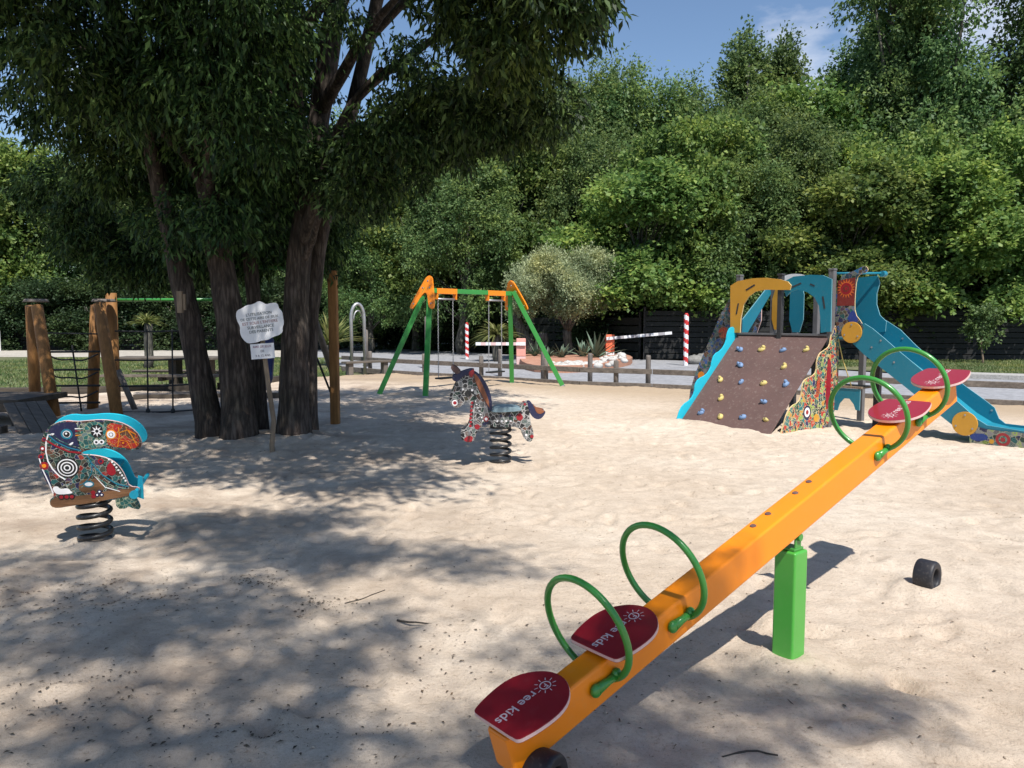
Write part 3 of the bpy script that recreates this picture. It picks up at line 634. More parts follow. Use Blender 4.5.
# ---- olive, palms, agaves, sapling
def olive():
    D = 32.0; x = (569 - 512) / FPX * D; t = thing('olive_tree', 'round grey-green olive tree on the traffic island', 'tree', (x, D, .1)); t.scale = (1.07, 1.07, 1.04)
    b = MB(); limb(b, (0, 0, -.1), (-.05, 0, 1.0), .2, .16, n=5, k=10, seed=1, wob=.08)
    rd = random.Random(4); lobes = []
    for i in range(12):
        q = i * .52 + rd.uniform(-.2, .2); p = (1.25 * math.cos(q) * rd.uniform(.5, 1), 1.0 * math.sin(q), rd.uniform(1.9, 2.8)); limb(b, (-.05, 0, .9), p, .09, .02, sag=.1, n=6, k=6, seed=i)
    for i in range(46):
        z = rd.uniform(1.85, 3.62); w = 1.82 * math.sqrt(max(0, 1 - ((z - 2.4) / 1.7) ** 2)) * rd.uniform(.3, 1) ** .5; q = rd.uniform(0, 6.28)
        lobes.append((w * math.cos(q) - .2, w * math.sin(q), z, .42, .42, .36))
    lobes += [(-.2, 0, 2.75, 1.45, 1.3, .72), (-.2, 0, 3.0, 1.1, 1.0, .7)]
    b.build('trunk', M_bark2, t, fix=False)
    o = bpy.data.objects.new('crown', crown_mesh('crown', lobes, 110000, .10, .046, M_leafO, droop=-.35, clump=.32, seed=8)); C.objects.link(o); o.parent = t
olive()
def frond_plant(name, label, cat, loc, n, ln, wd, mat, up=.6, trunk=0, tr=.12, curve=.5, group=None, seed=0):
    rd = random.Random(seed); t = thing(name, label, cat, loc, rd.uniform(0, 6), group); b = MB()
    for i in range(n):
        q = rd.uniform(0, 6.28); e = rd.uniform(up - .55, up + .55); l = ln * rd.uniform(.7, 1.1); pts = []
        for j in range(5):
            s = j / 4; h = l * s * math.cos(e) + .0; z = trunk + l * s * math.sin(e) - curve * l * s * s * .6
            pts.append(Vector((h * math.cos(q), h * math.sin(q), z)))
        sd = Vector((-math.sin(q), math.cos(q), 0)); vs = []; fs = []
        for j, p in enumerate(pts):
            w = wd * (1 - (j / 4) ** 1.5) * .5 + .002; dz = Vector((0, 0, w * .5)); vs += [tuple(p + sd * w + dz), tuple(p), tuple(p - sd * w + dz)]
        for j in range(4): a = j * 3; fs += [(a, a + 3, a + 4, a + 1), (a + 1, a + 4, a + 5, a + 2)]
        b.add(vs, fs)
    b.build('leaves', mat, t, fix=False)
    if trunk: limb(c := MB(), (0, 0, -.1), (0, 0, trunk + .05), tr, tr * .9, n=6, k=9, seed=seed, wob=.08); c.build('trunk', M_bark2, t, fix=False)
    return t
p = at(497, 359); frond_plant('palm', 'yellow-green fan palm behind the right swing seat', 'palm', (p.x, p.y, 0), 110, 1.25, .12, M_leafP, .55, .9, .16, .7, None, 1)
p = at(148, 366); frond_plant('palm', 'small bright palm in a pot-like trunk on the left lawn', 'palm', (p.x, p.y, 0), 90, .75, .07, M_leafP, .8, 1.4, .15, .7, None, 2)
p = at(331, 363); frond_plant('palm', 'pale spiky palm left of the metal arch', 'palm', (p.x, p.y, 0), 130, 1.7, .10, M_leafP, .95, .6, .16, .5, None, 3)
for i, (px, py, l, lb) in enumerate([(562, 361, .7, 'small agave at the foot of the olive trunk'), (583, 360, .9, 'agave between the olive and the orange cabinet'), (596, 361, 1.25, 'tall upright agave left of the orange cabinet'), (548, 360, .6, 'low agave left of the olive trunk'), (535, 359, .8, 'agave beside the salmon barrier cabinet')]):
    p = at(px, py); frond_plant('agave', lb, 'agave', (p.x, p.y, .1), 16, l, .16, M_agave, .85, 0, 0, .15, 'agaves on the traffic island', 20 + i)
def sapling(px, py, ytop, label, seed):
    p = at(px, py); t = thing('sapling', label, 'tree', (p.x, p.y, -.1)); h = (py - ytop) / FPX * p.y; b = MB(); limb(b, (0, 0, -.1), (.05, 0, h * .85), .045, .015, n=7, k=7, seed=seed)
    b.build('trunk', M_stick, t, fix=False); rd = random.Random(seed)
    lo = [(rd.uniform(-.32, .32), rd.uniform(-.3, .3), h * rd.uniform(.38, .95), .2, .2, .16) for _ in range(14)]
    o = bpy.data.objects.new('crown', crown_mesh('crown', lo, 1900, .11, .085, M_leafC, droop=.2, clump=.28, seed=seed)); C.objects.link(o); o.parent = t
sapling(983, 361, 302, 'thin young sapling on the grass verge at right', 3)
sapling(926, 356, 285, 'spindly young tree just right of the slide', 4)

# ---------------------------------------------------------------- back fence, timber fence, kerb timbers, bollards
def along(a, b): d = Vector(b) - Vector(a); return d.length, math.atan2(d.y, d.x)
def board_fence(a, b, label, h, mat, nb=9):
    ln, q = along(a, b); t = thing('board_fence', label, 'fence', (a[0], a[1], -.1), q); m = MB()
    for i in range(nb): m.box((ln / 2, 0, .12 + (h - .1) * i / nb), (ln, .03, (h - .1) / nb * .86))
    m.build('boards', mat, t)
    k = int(ln / 2.4)
    for i in range(k + 1): MB().box((ln * i / k, .06, h / 2), (.09, .08, h + .1)).build('post', M_dark, t)
board_fence((5.5, 32.4), (24, 31.2), 'dark horizontal board fence behind the verge and barrier', 2.1, M_screen)
board_fence((-6.5, 46), (5.3, 32.6), 'dark screen fence behind the swing set across the road', 1.9, M_mesh, 5)
board_fence((-40, 42.2), (-9.5, 42.2), 'low dark fence beyond the lawn path at left', 1.1, M_mesh, 4)

def timber_fence(pts, label, post_h=.60, step=2.35):
    t = thing('timber_fence', label, 'fence', (pts[0][0], pts[0][1], 0))
    bx, by = pts[0]
    for (x0, y0), (x1, y1) in zip(pts, pts[1:]):
        ln, q = along((x0, y0, 0), (x1, y1, 0)); k = max(1, round(ln / step)); Mz = Matrix.Translation((x0 - bx, y0 - by, 0)) @ Matrix.Rotation(q, 4, 'Z')
        MB().box((ln / 2, -.075, .36), (ln, .055, .12), Mz).build('rail', M_rail, t, .008)
        MB().box((ln / 2, -.08, .01), (ln, .07, .15), Mz).build('kick_board', M_rail, t, .008)
        for i in range(k): 
            M2 = Mz @ Matrix.Translation((ln * (i + .5) / k, 0, 0)) @ Matrix.Rotation(random.uniform(-.03, .03), 4, 'X')
            MB().tube([(0, 0, -.2), (0, 0, post_h - .02), (0, 0, post_h)], [.062, .06, .045], 12, M=M2).build('fence_post', M_post, t)
timber_fence([(-5.3, 24.6), (-3.3, 22.6), (1.67, 18.8), (3.27, 18.1)], 'low weathered timber fence between swing set and road')
timber_fence([(3.3, 18.08), (9.45, 14.35), (14.2, 11.6)], 'low weathered timber fence running behind the playset to the right edge')
# sturdier post at the right edge
for i, (px, py, lb) in enumerate([(500, 373, 'round wooden bollard behind the right swing seat'), (543, 377.5, 'round wooden bollard right of the salmon cabinet'), (590, 380.5, 'round wooden bollard left of the orange cabinet'), (648, 384, 'round wooden bollard right of the orange cabinet')]):
    p = at(px, py); o = MB().tube([(0, 0, -.2), (0, 0, .66), (0, 0, .70)], [.062, .062, .05], 14).build('bollard', M_post); o.location = (p.x, p.y, 0); tag(o, lb, 'bollard', 'wooden bollards along the road edge')
def timber(name, label, a, b, w, h, z, m, cat='beam'):
    ln, q = along((*a, 0), (*b, 0)); o = MB().box((ln / 2, 0, 0), (ln, w, h)).build(name, m, None, .01); o.location = (a[0], a[1], z); o.rotation_euler = (0, 0, q); tag(o, label, cat); return o
timber('border_timber', 'dark timber edging the sand before the left lawn', (-9.6, 16.55), (-6.75, 17.65), .14, .22, .02, M_dplank, 'edging')
timber('border_timber', 'dark timber edging the sand at the far left', (-16, 16.2), (-9.7, 16.5), .14, .22, .02, M_dplank, 'edging')
timber('border_timber', 'short dark timber edging the sand beside the arch lawn', (-6.7, 17.8), (-5.6, 21.1), .14, .2, .02, M_dplank, 'edging')

# grass tufts
def tufts(name, polys, n, h, seed):
    rg = np.random.default_rng(seed); P_ = []
    for (x0, x1, y0, y1), k in polys: P_.append(np.stack([rg.uniform(x0, x1, k), rg.uniform(y0, y1, k)], -1))
    P_ = np.concatenate(P_); k = len(P_); q = rg.uniform(0, 6.28, k); s = h * rg.uniform(.4, 1.2, k); w = .012 + .012 * rg.random(k)
    z = np.full(k, -.1); d = np.stack([np.cos(q), np.sin(q)], -1); bnd = rg.normal(size=(k, 2)) * s[:, None] * .45
    a = np.concatenate([P_ - d * w[:, None], z[:, None]], 1); b = np.concatenate([P_ + d * w[:, None], z[:, None]], 1); c = np.concatenate([P_ + bnd, (z + s)[:, None]], 1)
    V = np.stack([a, b, c], 1).reshape(-1, 3); o = bpy.data.objects.new(name, np_mesh(name, V, np.arange(len(V)).reshape(-1, 3), M_grass)); C.objects.link(o); o['kind'] = 'stuff'
    o['label'] = 'short grass growing on the lawn and verge'; o['category'] = 'grass'
tufts('grass', [((-20, -7, 17.8, 33), 42000), ((-8.5, -5.3, 21.2, 26), 9000), ((-6.8, -4.9, 19.5, 24), 5000), ((14, 22, 22.5, 31), 22000), ((9, 14, 27, 31), 6000)], 0, .085, 6)

# ---------------------------------------------------------------- seesaw
YAW, TILT, CZ = R(39.244), R(16.719), .6812
SW = thing('seesaw', 'long orange four-seat seesaw beam on a green post with green hoop handles', 'seesaw', (1.3106, 3.5835, 0), YAW)
MBm = Matrix.Translation((0, 0, CZ)) @ Matrix.Rotation(-TILT, 4, 'Y')
b = MB(); b.box((-.043, 0, 0), (3.545, .111, .152), MBm); beam = b.build('beam', M_orange, SW, .012, 3)
for t_, s_ in ((-.276, .02), (-.152, .022), (.076, .018), (.205, .022)):
    MB().tube([(t_, s_, .0755), (t_, s_, .080)], [.016, .012], 14, M=MBm).build('bolt_cap', M_brown, beam)
b = MB(); b.box((0, 0, .235), (.11, .11, .57)); b.build('post', M_green, SW, .01, 3)
b = MB(); b.box((0, -.032, .555), (.05, .008, .12)); b.box((0, .032, .555), (.05, .008, .12)); b.tube([(0, -.05, .585), (0, .05, .585)], .018, 14); b.box((0, 0, .527), (.08, .08, .012))
b.build('pivot_bracket', M_dgreen, SW, .002)
def seat(tc_, near, tilt=0):
    Ms = MBm @ Matrix.Translation((tc_, 0, .076 + .006)) @ (Matrix.Rotation(math.pi, 4, 'Z') if near else Matrix.Identity(4))
    hf = [(.148, .0), (.148, .106), (.141, .119), (.128, .126), (.08, .138), (.02, .145), (-.03, .143), (-.075, .128), (-.112, .100), (-.140, .064), (-.156, .022)]
    op = smooth_poly([(x, -y) for x, y in hf[::-1]] + hf[1:], 1)
    fl_ = Matrix(((1, 0, 0, 0), (0, 0, 1, 0), (0, 1, 0, 0), (0, 0, 0, 1)))        # prism x,z -> plan
    b = MB(); b.prism(op, .012, .024, Ms @ fl_, 1); b.prism([(x * .992, y * .992) for x, y in op], .024, .0265, Ms @ fl_, 0)
    b.prism([(x * .992, y * .992) for x, y in op], .0095, .012, Ms @ fl_, 0)
    b.box((.0, 0, .0035), (.2, .07, .012), Ms, 3)
    zt = .0268
    b.ring((-.088, .0), .0175, .0215, zt - .0005, zt + .0006, Ms @ fl_, 2)
    for i in range(10):
        q = i * math.pi / 5 + .2; c_, s_ = math.cos(q), math.sin(q); u = Vector((c_, s_, 0)); v = Vector((-s_, c_, 0)) * .0016; o = Vector((-.088, 0, 0))
        vs = [o + u * .0275 + v, o + u * .041 + v, o + u * .041 - v, o + u * .0275 - v]; b.add([(p.x, p.y, zt + .0004) for p in vs], [(0, 1, 2, 3)], 2, False, Ms)
    v, f, Mt = text_geo('F', .034, Ms @ Matrix.Translation((-.088, 0, zt)) ); b.add(v, f, 2, False, Mt)
    v, f, Mt = text_geo('ree kids', .055, Ms @ Matrix.Translation((.045, -.002, zt)) ); b.add(v, f, 2, False, Mt)
    b.build('seat', [M_red, M_pink, M_logo, M_dark], SW, fix=True)
for tc_, nr in ((-1.667, True), (-1.195, True), (1.10, False), (1.632, False)): seat(tc_, nr)
def handle(t_, near, off=0.0):
    sg = -1 if near else 1; pts = []; r_ = .205; cz = .160 if near else .186
    
    for i in range(41):
        q = -math.pi / 2 + .35 + (2 * math.pi - .70) * i / 40
        pts.append((t_, off + r_ * math.cos(q), cz + r_ * math.sin(q)))
    # sides drop, then hook in to the clamps on the beam
    b = MB(); path = [(t_, off + .068, -.0), *[p for p in pts if True], (t_, off - .068, -.0)]
    b.tube(path, .0135, 12, M=MBm); h = b.build('handle', M_dgreen, SW)
    for s_ in (-1, 1):
        c = MB(); y = s_ * .0665
        c.tube([(t_, y, .004), (t_ + (-.045), y, .004), (t_ - .105, y * .98, .006)], [.017, .0145, .021], 12, M=MBm)
        c.blob((t_, y * 1.02, .008), (.022, .018, .022), 10, 0, M=MBm); c.blob((t_ - .108, y, .006), (.026, .018, .026), 12, 0, M=MBm)
        c.build('clamp', M_dgreen, h)
handle(-.87, True, .045); handle(-1.31, True, .045); handle(.822, False, .02); handle(1.30, False, .02)

def bumper(label, x, y, rz, name='rubber_bumper'):
    t = MB(); n = 30
    prof = [(.088, -.062), (.094, -.045), (.094, .045), (.088, .062), (.055, .062), (.05, .05), (.05, -.05), (.055, -.062)]
    vs = []; fs = []; k = len(prof)
    for i in range(n):
        q = 2 * math.pi * i / n
        for r_, w in prof: vs.append((r_ * .93 * math.cos(q), w * 1.1, r_ * 1.08 * math.sin(q)))
    for i in range(n):
        for j in range(k): fs.append((i * k + j, i * k + (j + 1) % k, ((i + 1) % n) * k + (j + 1) % k, ((i + 1) % n) * k + j))
    t.add(vs, fs, 0, True); o = t.build(name, M_rubber, None, .006); o.location = (x, y, zs(x, y) + (.068 if x > 1 else .062)); o.rotation_euler = (0, 0, rz); o.scale = (.92, .8, .95)
    tag(o, label, 'bumper', 'rubber buffers under the seesaw ends')
bumper('black rubber ring half buried in sand under the raised seesaw end', 2.47, 4.53, R(40))
bumper('black rubber ring under the lowered end of the seesaw', .105, 2.50, R(55))

# ---------------------------------------------------------------- spring riders
def coil(r_, h, turns, wr, z0=0, steps=26):
    return [(r_ * math.cos(i / steps * 2 * math.pi), r_ * math.sin(i / steps * 2 * math.pi), z0 + h * i / (steps * turns)) for i in range(int(steps * turns) + 1)]
def px2m(pts, ox, oy, k): return [((x - ox) * k, (oy - y) * k) for x, y in pts]
# toucan: outline taken in the panel's own plane, true size
k = .00115; OX, OY = 330, 655; H0 = .33
TO = lambda *pts: [(a * .90 + .012, b + H0) for a, b in px2m(list(pts), OX, OY, k)]
tou = thing('spring_rider', 'parrot-like bird spring rider with turquoise back panel and patterned front', 'spring rider', (-2.985, 5.48, 0), R(12), 'spring riders')
ML = Matrix.Translation((0, 0, H0)) @ Matrix.Rotation(R(9), 4, 'X') @ Matrix.Translation((0, 0, -H0))
body = TO((82, 668), (80, 625), (112, 605), (98, 560), (68, 500), (48, 430), (44, 370), (58, 290), (84, 220), (120, 172), (170, 145), (230, 131), (290, 140), (360, 137), (430, 132), (500, 138), (560, 152), (612, 178), (652, 213), (677, 255), (682, 292), (668, 318), (630, 331), (590, 325), (540, 318), (480, 314), (420, 312), (350, 318), (306, 332), (306, 346), (350, 350), (400, 357), (460, 375), (512, 410), (547, 460), (567, 520), (582, 562), (640, 570), (643, 592), (560, 625), (430, 642), (350, 657), (200, 672), (120, 682))
body = smooth_poly(body, 1)
tail = smooth_poly(TO((482, 630), (548, 615), (600, 605), (640, 690), (632, 716), (596, 708), (556, 690), (548, 706), (488, 704)), 1)
W0 = -.10
mats = [M_mBird, M_pink, M_navy, M_teal, M_white, M_mRed, M_mGreen, M_log, M_red, M_black, M_cyan, M_orange_in]
b = MB(); b.prism(body, W0 - .015, W0, ML, 0, 1)
f0, f1 = W0 - .0165, W0 - .0152                        # print and its outlines lie on the face
def d_(c, r_, mi, lv=0, ry=None): q = TO(c)[0]; b.disc(q, r_ * k, f0 - lv * .0012, f1 - .0001, ML, mi, ry=None if ry is None else ry * k)
def pl_(pts, mi, lv=0, it=2): b.prism(smooth_poly(TO(*pts), it), f0 - lv * .0012, f1 - .0001, ML, mi)
def line_(pts, w, mi, lv=1):
    q = TO(*pts); L_ = []; Rr = []
    for i, p in enumerate(q):
        a = Vector(q[max(0, i - 1)]); c = Vector(q[min(len(q) - 1, i + 1)]); n_ = (c - a).normalized(); n_ = Vector((-n_.y, n_.x)) * w * k / 2
        L_.append((p[0] + n_.x, p[1] + n_.y)); Rr.append((p[0] - n_.x, p[1] - n_.y))
    for i in range(len(q) - 1): b.prism([L_[i], L_[i + 1], Rr[i + 1], Rr[i]], f0 - lv * .0012, f1 - .0001, ML, mi)
pl_([(84, 668), (82, 628), (130, 610), (280, 608), (430, 585), (560, 575), (638, 573), (640, 592), (560, 624), (430, 641), (350, 655), (200, 670), (120, 680)], 7, 0, 1)
pl_([(110, 205), (140, 165), (190, 145), (250, 138), (298, 150), (290, 200), (285, 250), (300, 322), (250, 320), (190, 290), (140, 250)], 2, 0)
d_((228, 215), 32, 3, 1); d_((228, 215), 21, 4, 2); d_((228, 215), 17, 9, 3); d_((226, 211), 6, 4, 4)
pl_([(232, 280), (262, 262), (262, 275), (245, 285)], 4, 1); pl_([(120, 212), (155, 206), (152, 218), (128, 220)], 4, 1)
pl_([(300, 152), (380, 145), (470, 146), (478, 180), (460, 230), (462, 300), (400, 303), (310, 318), (292, 250)], 6, 0)
pl_([(372, 165), (446, 162), (450, 240), (378, 243)], 9, 1, 1)
for i in range(8):
    q = i * math.pi / 4; c_, s_ = math.cos(q), math.sin(q)
    pl_([(412 + 10 * c_ - 6 * s_, 202 + 10 * s_ + 6 * c_), (412 + 36 * c_, 202 + 36 * s_), (412 + 10 * c_ + 6 * s_, 202 + 10 * s_ - 6 * c_)], 4, 2, 0)
d_((402, 270), 15, 4, 1); d_((402, 270), 7, 9, 2); d_((434, 270), 15, 4, 1); d_((434, 270), 7, 9, 2)
for i in range(4): pl_([(280, 180 + i * 14), (340 - i * 6, 184 + i * 13), (280, 187 + i * 14)], (4, 8, 6, 11)[i], 1, 0)
pl_([(478, 150), (560, 165), (620, 195), (660, 235), (670, 280), (655, 308), (625, 320), (560, 310), (470, 300), (466, 230)], 5, 0)
d_((497, 225), 30, 11, 1); d_((497, 225), 23, 4, 2); d_((497, 225), 12, 9, 3); d_((497, 225), 9, 4, 4)
line_([(545, 180), (548, 230), (530, 305)], 5, 11); line_([(548, 215), (600, 200), (650, 230)], 5, 11); line_([(600, 200), (625, 240), (650, 300)], 5, 11); line_([(548, 262), (590, 272), (612, 318)], 4, 11)
d_((566, 280), 14, 8, 1); d_((566, 280), 7, 11, 2)
for i, (rr_, mi) in enumerate([(64, 9), (55, 4), (48, 9), (37, 4), (30, 9), (19, 4), (12, 9)]): d_((210, 425), rr_, mi, i * .6)
line_([(118, 212), (100, 260), (92, 320), (98, 380), (120, 430), (155, 475), (190, 500)], 7, 4, 1)
line_([(48, 360), (60, 430), (90, 520), (108, 585)], 6, 4, 1)
line_([(110, 212), (160, 262), (230, 300), (305, 322)], 6, 3, 1); line_([(120, 200), (175, 250), (240, 285), (300, 305)], 4, 6, 1)
line_([(100, 250), (160, 290), (230, 325), (300, 335)], 9, 8, 1)
for r_ in (150, 168): line_([(210 + r_ * math.cos(a), 425 + r_ * math.sin(a) * .85) for a in [R(-35 + 10 * i) for i in range(11)]], 4, (3, 6)[r_ > 160], 1)
for i, (x, y) in enumerate([(72, 408), (60, 350), (74, 300), (90, 245)]): d_((x, y), (24, 15, 14, 12)[i], 8, 1); d_((x, y), (12, 8, 7, 6)[i], (11, 2, 4, 2)[i], 2)
pl_([(56, 440), (88, 450), (105, 520), (98, 560), (70, 500)], 2, 0)
pl_([(455, 410), (485, 405), (505, 450), (503, 478), (475, 488), (445, 470)], 8, 1); d_((418, 392), 17, 8, 1); d_((418, 392), 8, 2, 2)
for i in range(9): q = i / 8; d_((470 + 90 * q ** .8, 382 + 140 * q), 6, 4, 1)
line_([(350, 390), (420, 480), (500, 540), (575, 562)], 6, 3, 1); line_([(330, 440), (400, 510), (480, 555), (560, 575)], 5, 6, 1); line_([(360, 470), (430, 560), (520, 590)], 4, 4, 1)
pl_([(265, 530), (300, 500), (370, 500), (420, 530), (430, 570), (390, 590), (270, 590)], 7, 0); d_((330, 535), 30, 3, 1, 20); d_((330, 535), 22, 4, 1.5, 12)
pl_([(105, 545), (140, 540), (150, 560), (200, 555), (215, 575), (230, 590), (140, 595), (115, 580)], 4, 1)
for x in (155, 187, 219): d_((x, 610), 17, 9, 2); d_((x, 610), 11, 8, 3)
for x, y in ((352, 590), (352, 614)): d_((x, y), 13, 8, 2)
for x, y in ((392, 585), (404, 606), (376, 606)): d_((x, y), 12, 2, 2); d_((x, y), 5, 4, 3)
b.build('front_panel', mats, tou)
b = MB(); b.prism(tail, W0 - .012, W0 + .002, ML, 6, 3); b.build('tail', mats, tou)
b = MB(); b.prism(body, W0 + .145, W0 + .16, ML, 0); b.build('back_panel', [M_cyan], tou, .002)
b = MB(); b.box((.02, W0 + .072, H0 + .02), (.30, .143, .03), ML); b.box((.1, W0 + .072, H0 + .24), (.22, .142, .02), ML); b.build('seat', M_teal, tou, .005)
q = TO((628, 560))[0]
b = MB(); b.tube([(q[0], W0 - .10, q[1] - .03), (q[0], W0 + .30, q[1] - .03)], .014, 12, M=ML); b.disc((q[0], q[1] - .03), .03, W0 - .112, W0 - .095, ML); b.prism([(q[0] - .02, q[1] - .10), (q[0] + .025, q[1] - .12), (q[0] + .03, q[1] + .05), (q[0] - .0, q[1] + .06)], W0 + .03, W0 + .045, ML)
b.build('footrest', M_cyan, tou, .003)
b = MB(); b.tube(coil(.102, .31, 4.1, .013, .0), .0175, 10); b.build('spring', M_black, tou)
b = MB(); b.box((0, 0, .318), (.24, .19, .012)); b.build('spring_plate', M_black, tou, .003)

# horse
k = .00162; OX, OY = 420, 452; H0 = .44
hor = thing('spring_rider', 'black and white patterned horse spring rider with orange mane', 'spring rider', (-.125, 8.52, 0), R(3), 'spring riders')
hb = [(205, 95), (240, 110), (262, 150), (300, 250), (330, 330), (352, 358), (380, 362), (440, 358), (530, 358), (560, 318), (600, 298), (628, 306), (622, 345), (612, 372), (620, 440), (635, 488), (642, 530), (622, 570), (592, 562), (566, 530), (560, 490), (535, 472), (500, 462), (430, 470), (360, 462), (350, 445), (310, 450), (278, 466), (256, 500), (244, 545), (216, 572), (160, 556), (148, 522), (152, 490), (182, 478), (204, 440), (218, 390), (222, 340), (202, 292), (175, 308), (130, 336), (96, 326), (74, 290), (80, 240), (104, 190), (118, 160), (150, 110)]
mane = [(235, 88), (280, 118), (314, 162), (342, 216), (358, 272), (362, 352), (338, 356), (318, 300), (285, 245), (262, 190), (240, 140)]
fore = [(92, 120), (120, 108), (150, 96), (200, 78), (236, 74), (240, 100), (225, 118), (190, 112), (160, 130), (130, 160), (98, 150)]
ear = [(84, 62), (96, 48), (120, 58), (146, 84), (152, 98), (124, 108), (100, 92)]; ear2 = [(205, 92), (238, 72), (244, 96), (228, 132), (206, 120)]
tl = [(596, 300), (626, 300), (648, 345), (680, 366), (704, 352), (722, 362), (706, 394), (682, 414), (650, 412), (622, 388), (606, 350)]
mats = [M_mHorse, M_brown, M_mMane, M_navy, M_red, M_white, M_black, M_orange_in, M_teal, M_lime if False else M_mGreen]
def HO(pts): return [(a, b_ + H0) for a, b_ in px2m(pts, OX, OY, k)]
for side, y0 in (('front', -.11), ('back', .09)):
    b = MB(); b.prism(smooth_poly(HO(hb), 1), y0, y0 + .018, None, 0, 1)
    yo = y0 if side == 'front' else y0 + .018; sg = -1 if side == 'front' else 1
    def hp(pts, mi, lv=0, it=1): b.prism(smooth_poly(HO(pts), it), yo, yo + sg * (.0015 + lv * .0012), None, mi)
    def hd(c, r_, mi, lv=0): b.disc(HO([c])[0], r_ * k, yo, yo + sg * (.0015 + lv * .0012), None, mi, 18)
    hd((112, 300), 20, 5); hd((112, 300), 12, 4, 1); hd((182, 186), 13, 6); hd((200, 238), 22, 6, 1); hd((165, 210), 7, 5); hd((228, 215), 8, 5)
    for i in range(7): hd((228 - i * 3 + (i > 4) * 4, 300 + i * 26), 9, 4, 0); hd((250 + i * 8, 290 + i * 22), 5, 5, 0)
    hd((320, 410), 18, 4); hd((320, 410), 10, 5, 1); hd((260, 462), 18, 4); hd((545, 400), 22, 4, 1); hd((545, 385), 12, 4, 1); hd((520, 410), 9, 9, 1); hd((580, 312), 9, 4); hd((628, 530), 12, 4); hd((590, 520), 8, 5)
    for i in range(4): hd((390 + i * 30, 390), 9, (6, 3, 6, 3)[i]); hd((395 + i * 30, 425), 7, 5)
    hp([(165, 548), (200, 520), (235, 530), (225, 562), (190, 566)], 4); hp([(290, 440), (340, 425), (338, 440), (300, 455)], 3)
    b.build('side_panel', mats, hor)
    for nm, pg, mi, dy in (('mane', mane, 2, 0), ('forelock', fore, 3, -.004), ('ear', ear, 1, -.01 if side == 'front' else .01), ('ear', ear2, 4, -.008 if side == 'front' else .008), ('tail', tl, 2, 0)):
        b = MB(); b.prism(smooth_poly(HO(pg), 1), y0 - .006 + dy, y0 + .024 + dy)
        if nm == 'mane': b.prism(smooth_poly(HO([(240, 96), (268, 126), (294, 172), (316, 226), (336, 276), (346, 340), (338, 330), (316, 292), (285, 238), (262, 186), (242, 140)]), 1), y0 - .009, y0 + .027, None, 1)
        if nm == 'tail': b.prism(smooth_poly(HO([(640, 318), (662, 346), (690, 350), (716, 358), (704, 370), (680, 380), (656, 368)]), 1), y0 - .009, y0 + .027, None, 1)
        b.build(nm, [M_navy if nm in ('mane', 'tail') else mats[mi], paint('burnt_orange', (.26, .085, .035), .5)], hor, .002)
b = MB(); b.prism(smooth_poly(HO([(355, 352), (380, 334), (440, 326), (520, 330), (556, 342), (552, 358), (360, 366)]), 1), -.15, .15); b.build('saddle', paint('saddle_blue', (.20, .29, .33), .5, .15), hor, .004)
b = MB(); q = HO([(235, 250)])[0]; b.tube([(q[0] + .02, -.2, q[1]), (q[0] + .02, .2, q[1])], .013, 10); b.build('handle', M_black, hor)
b = MB(); q = HO([(235, 505)])[0]; b.tube([(q[0] - .04, -.22, q[1]), (q[0] - .04, .22, q[1])], .013, 10); b.build('footrest', M_grey, hor)
b = MB(); b.tube(coil(.108, .41, 5.2, .013, -.02), .0165, 10); b.build('spring', M_black, hor)
b = MB(); b.tube([(0, 0, .395), (0, 0, .422)], .118, 24, sm=False); b.box((0, -.0, .432), (.22, .18, .02)); b.build('spring_plate', M_black, hor, .003)

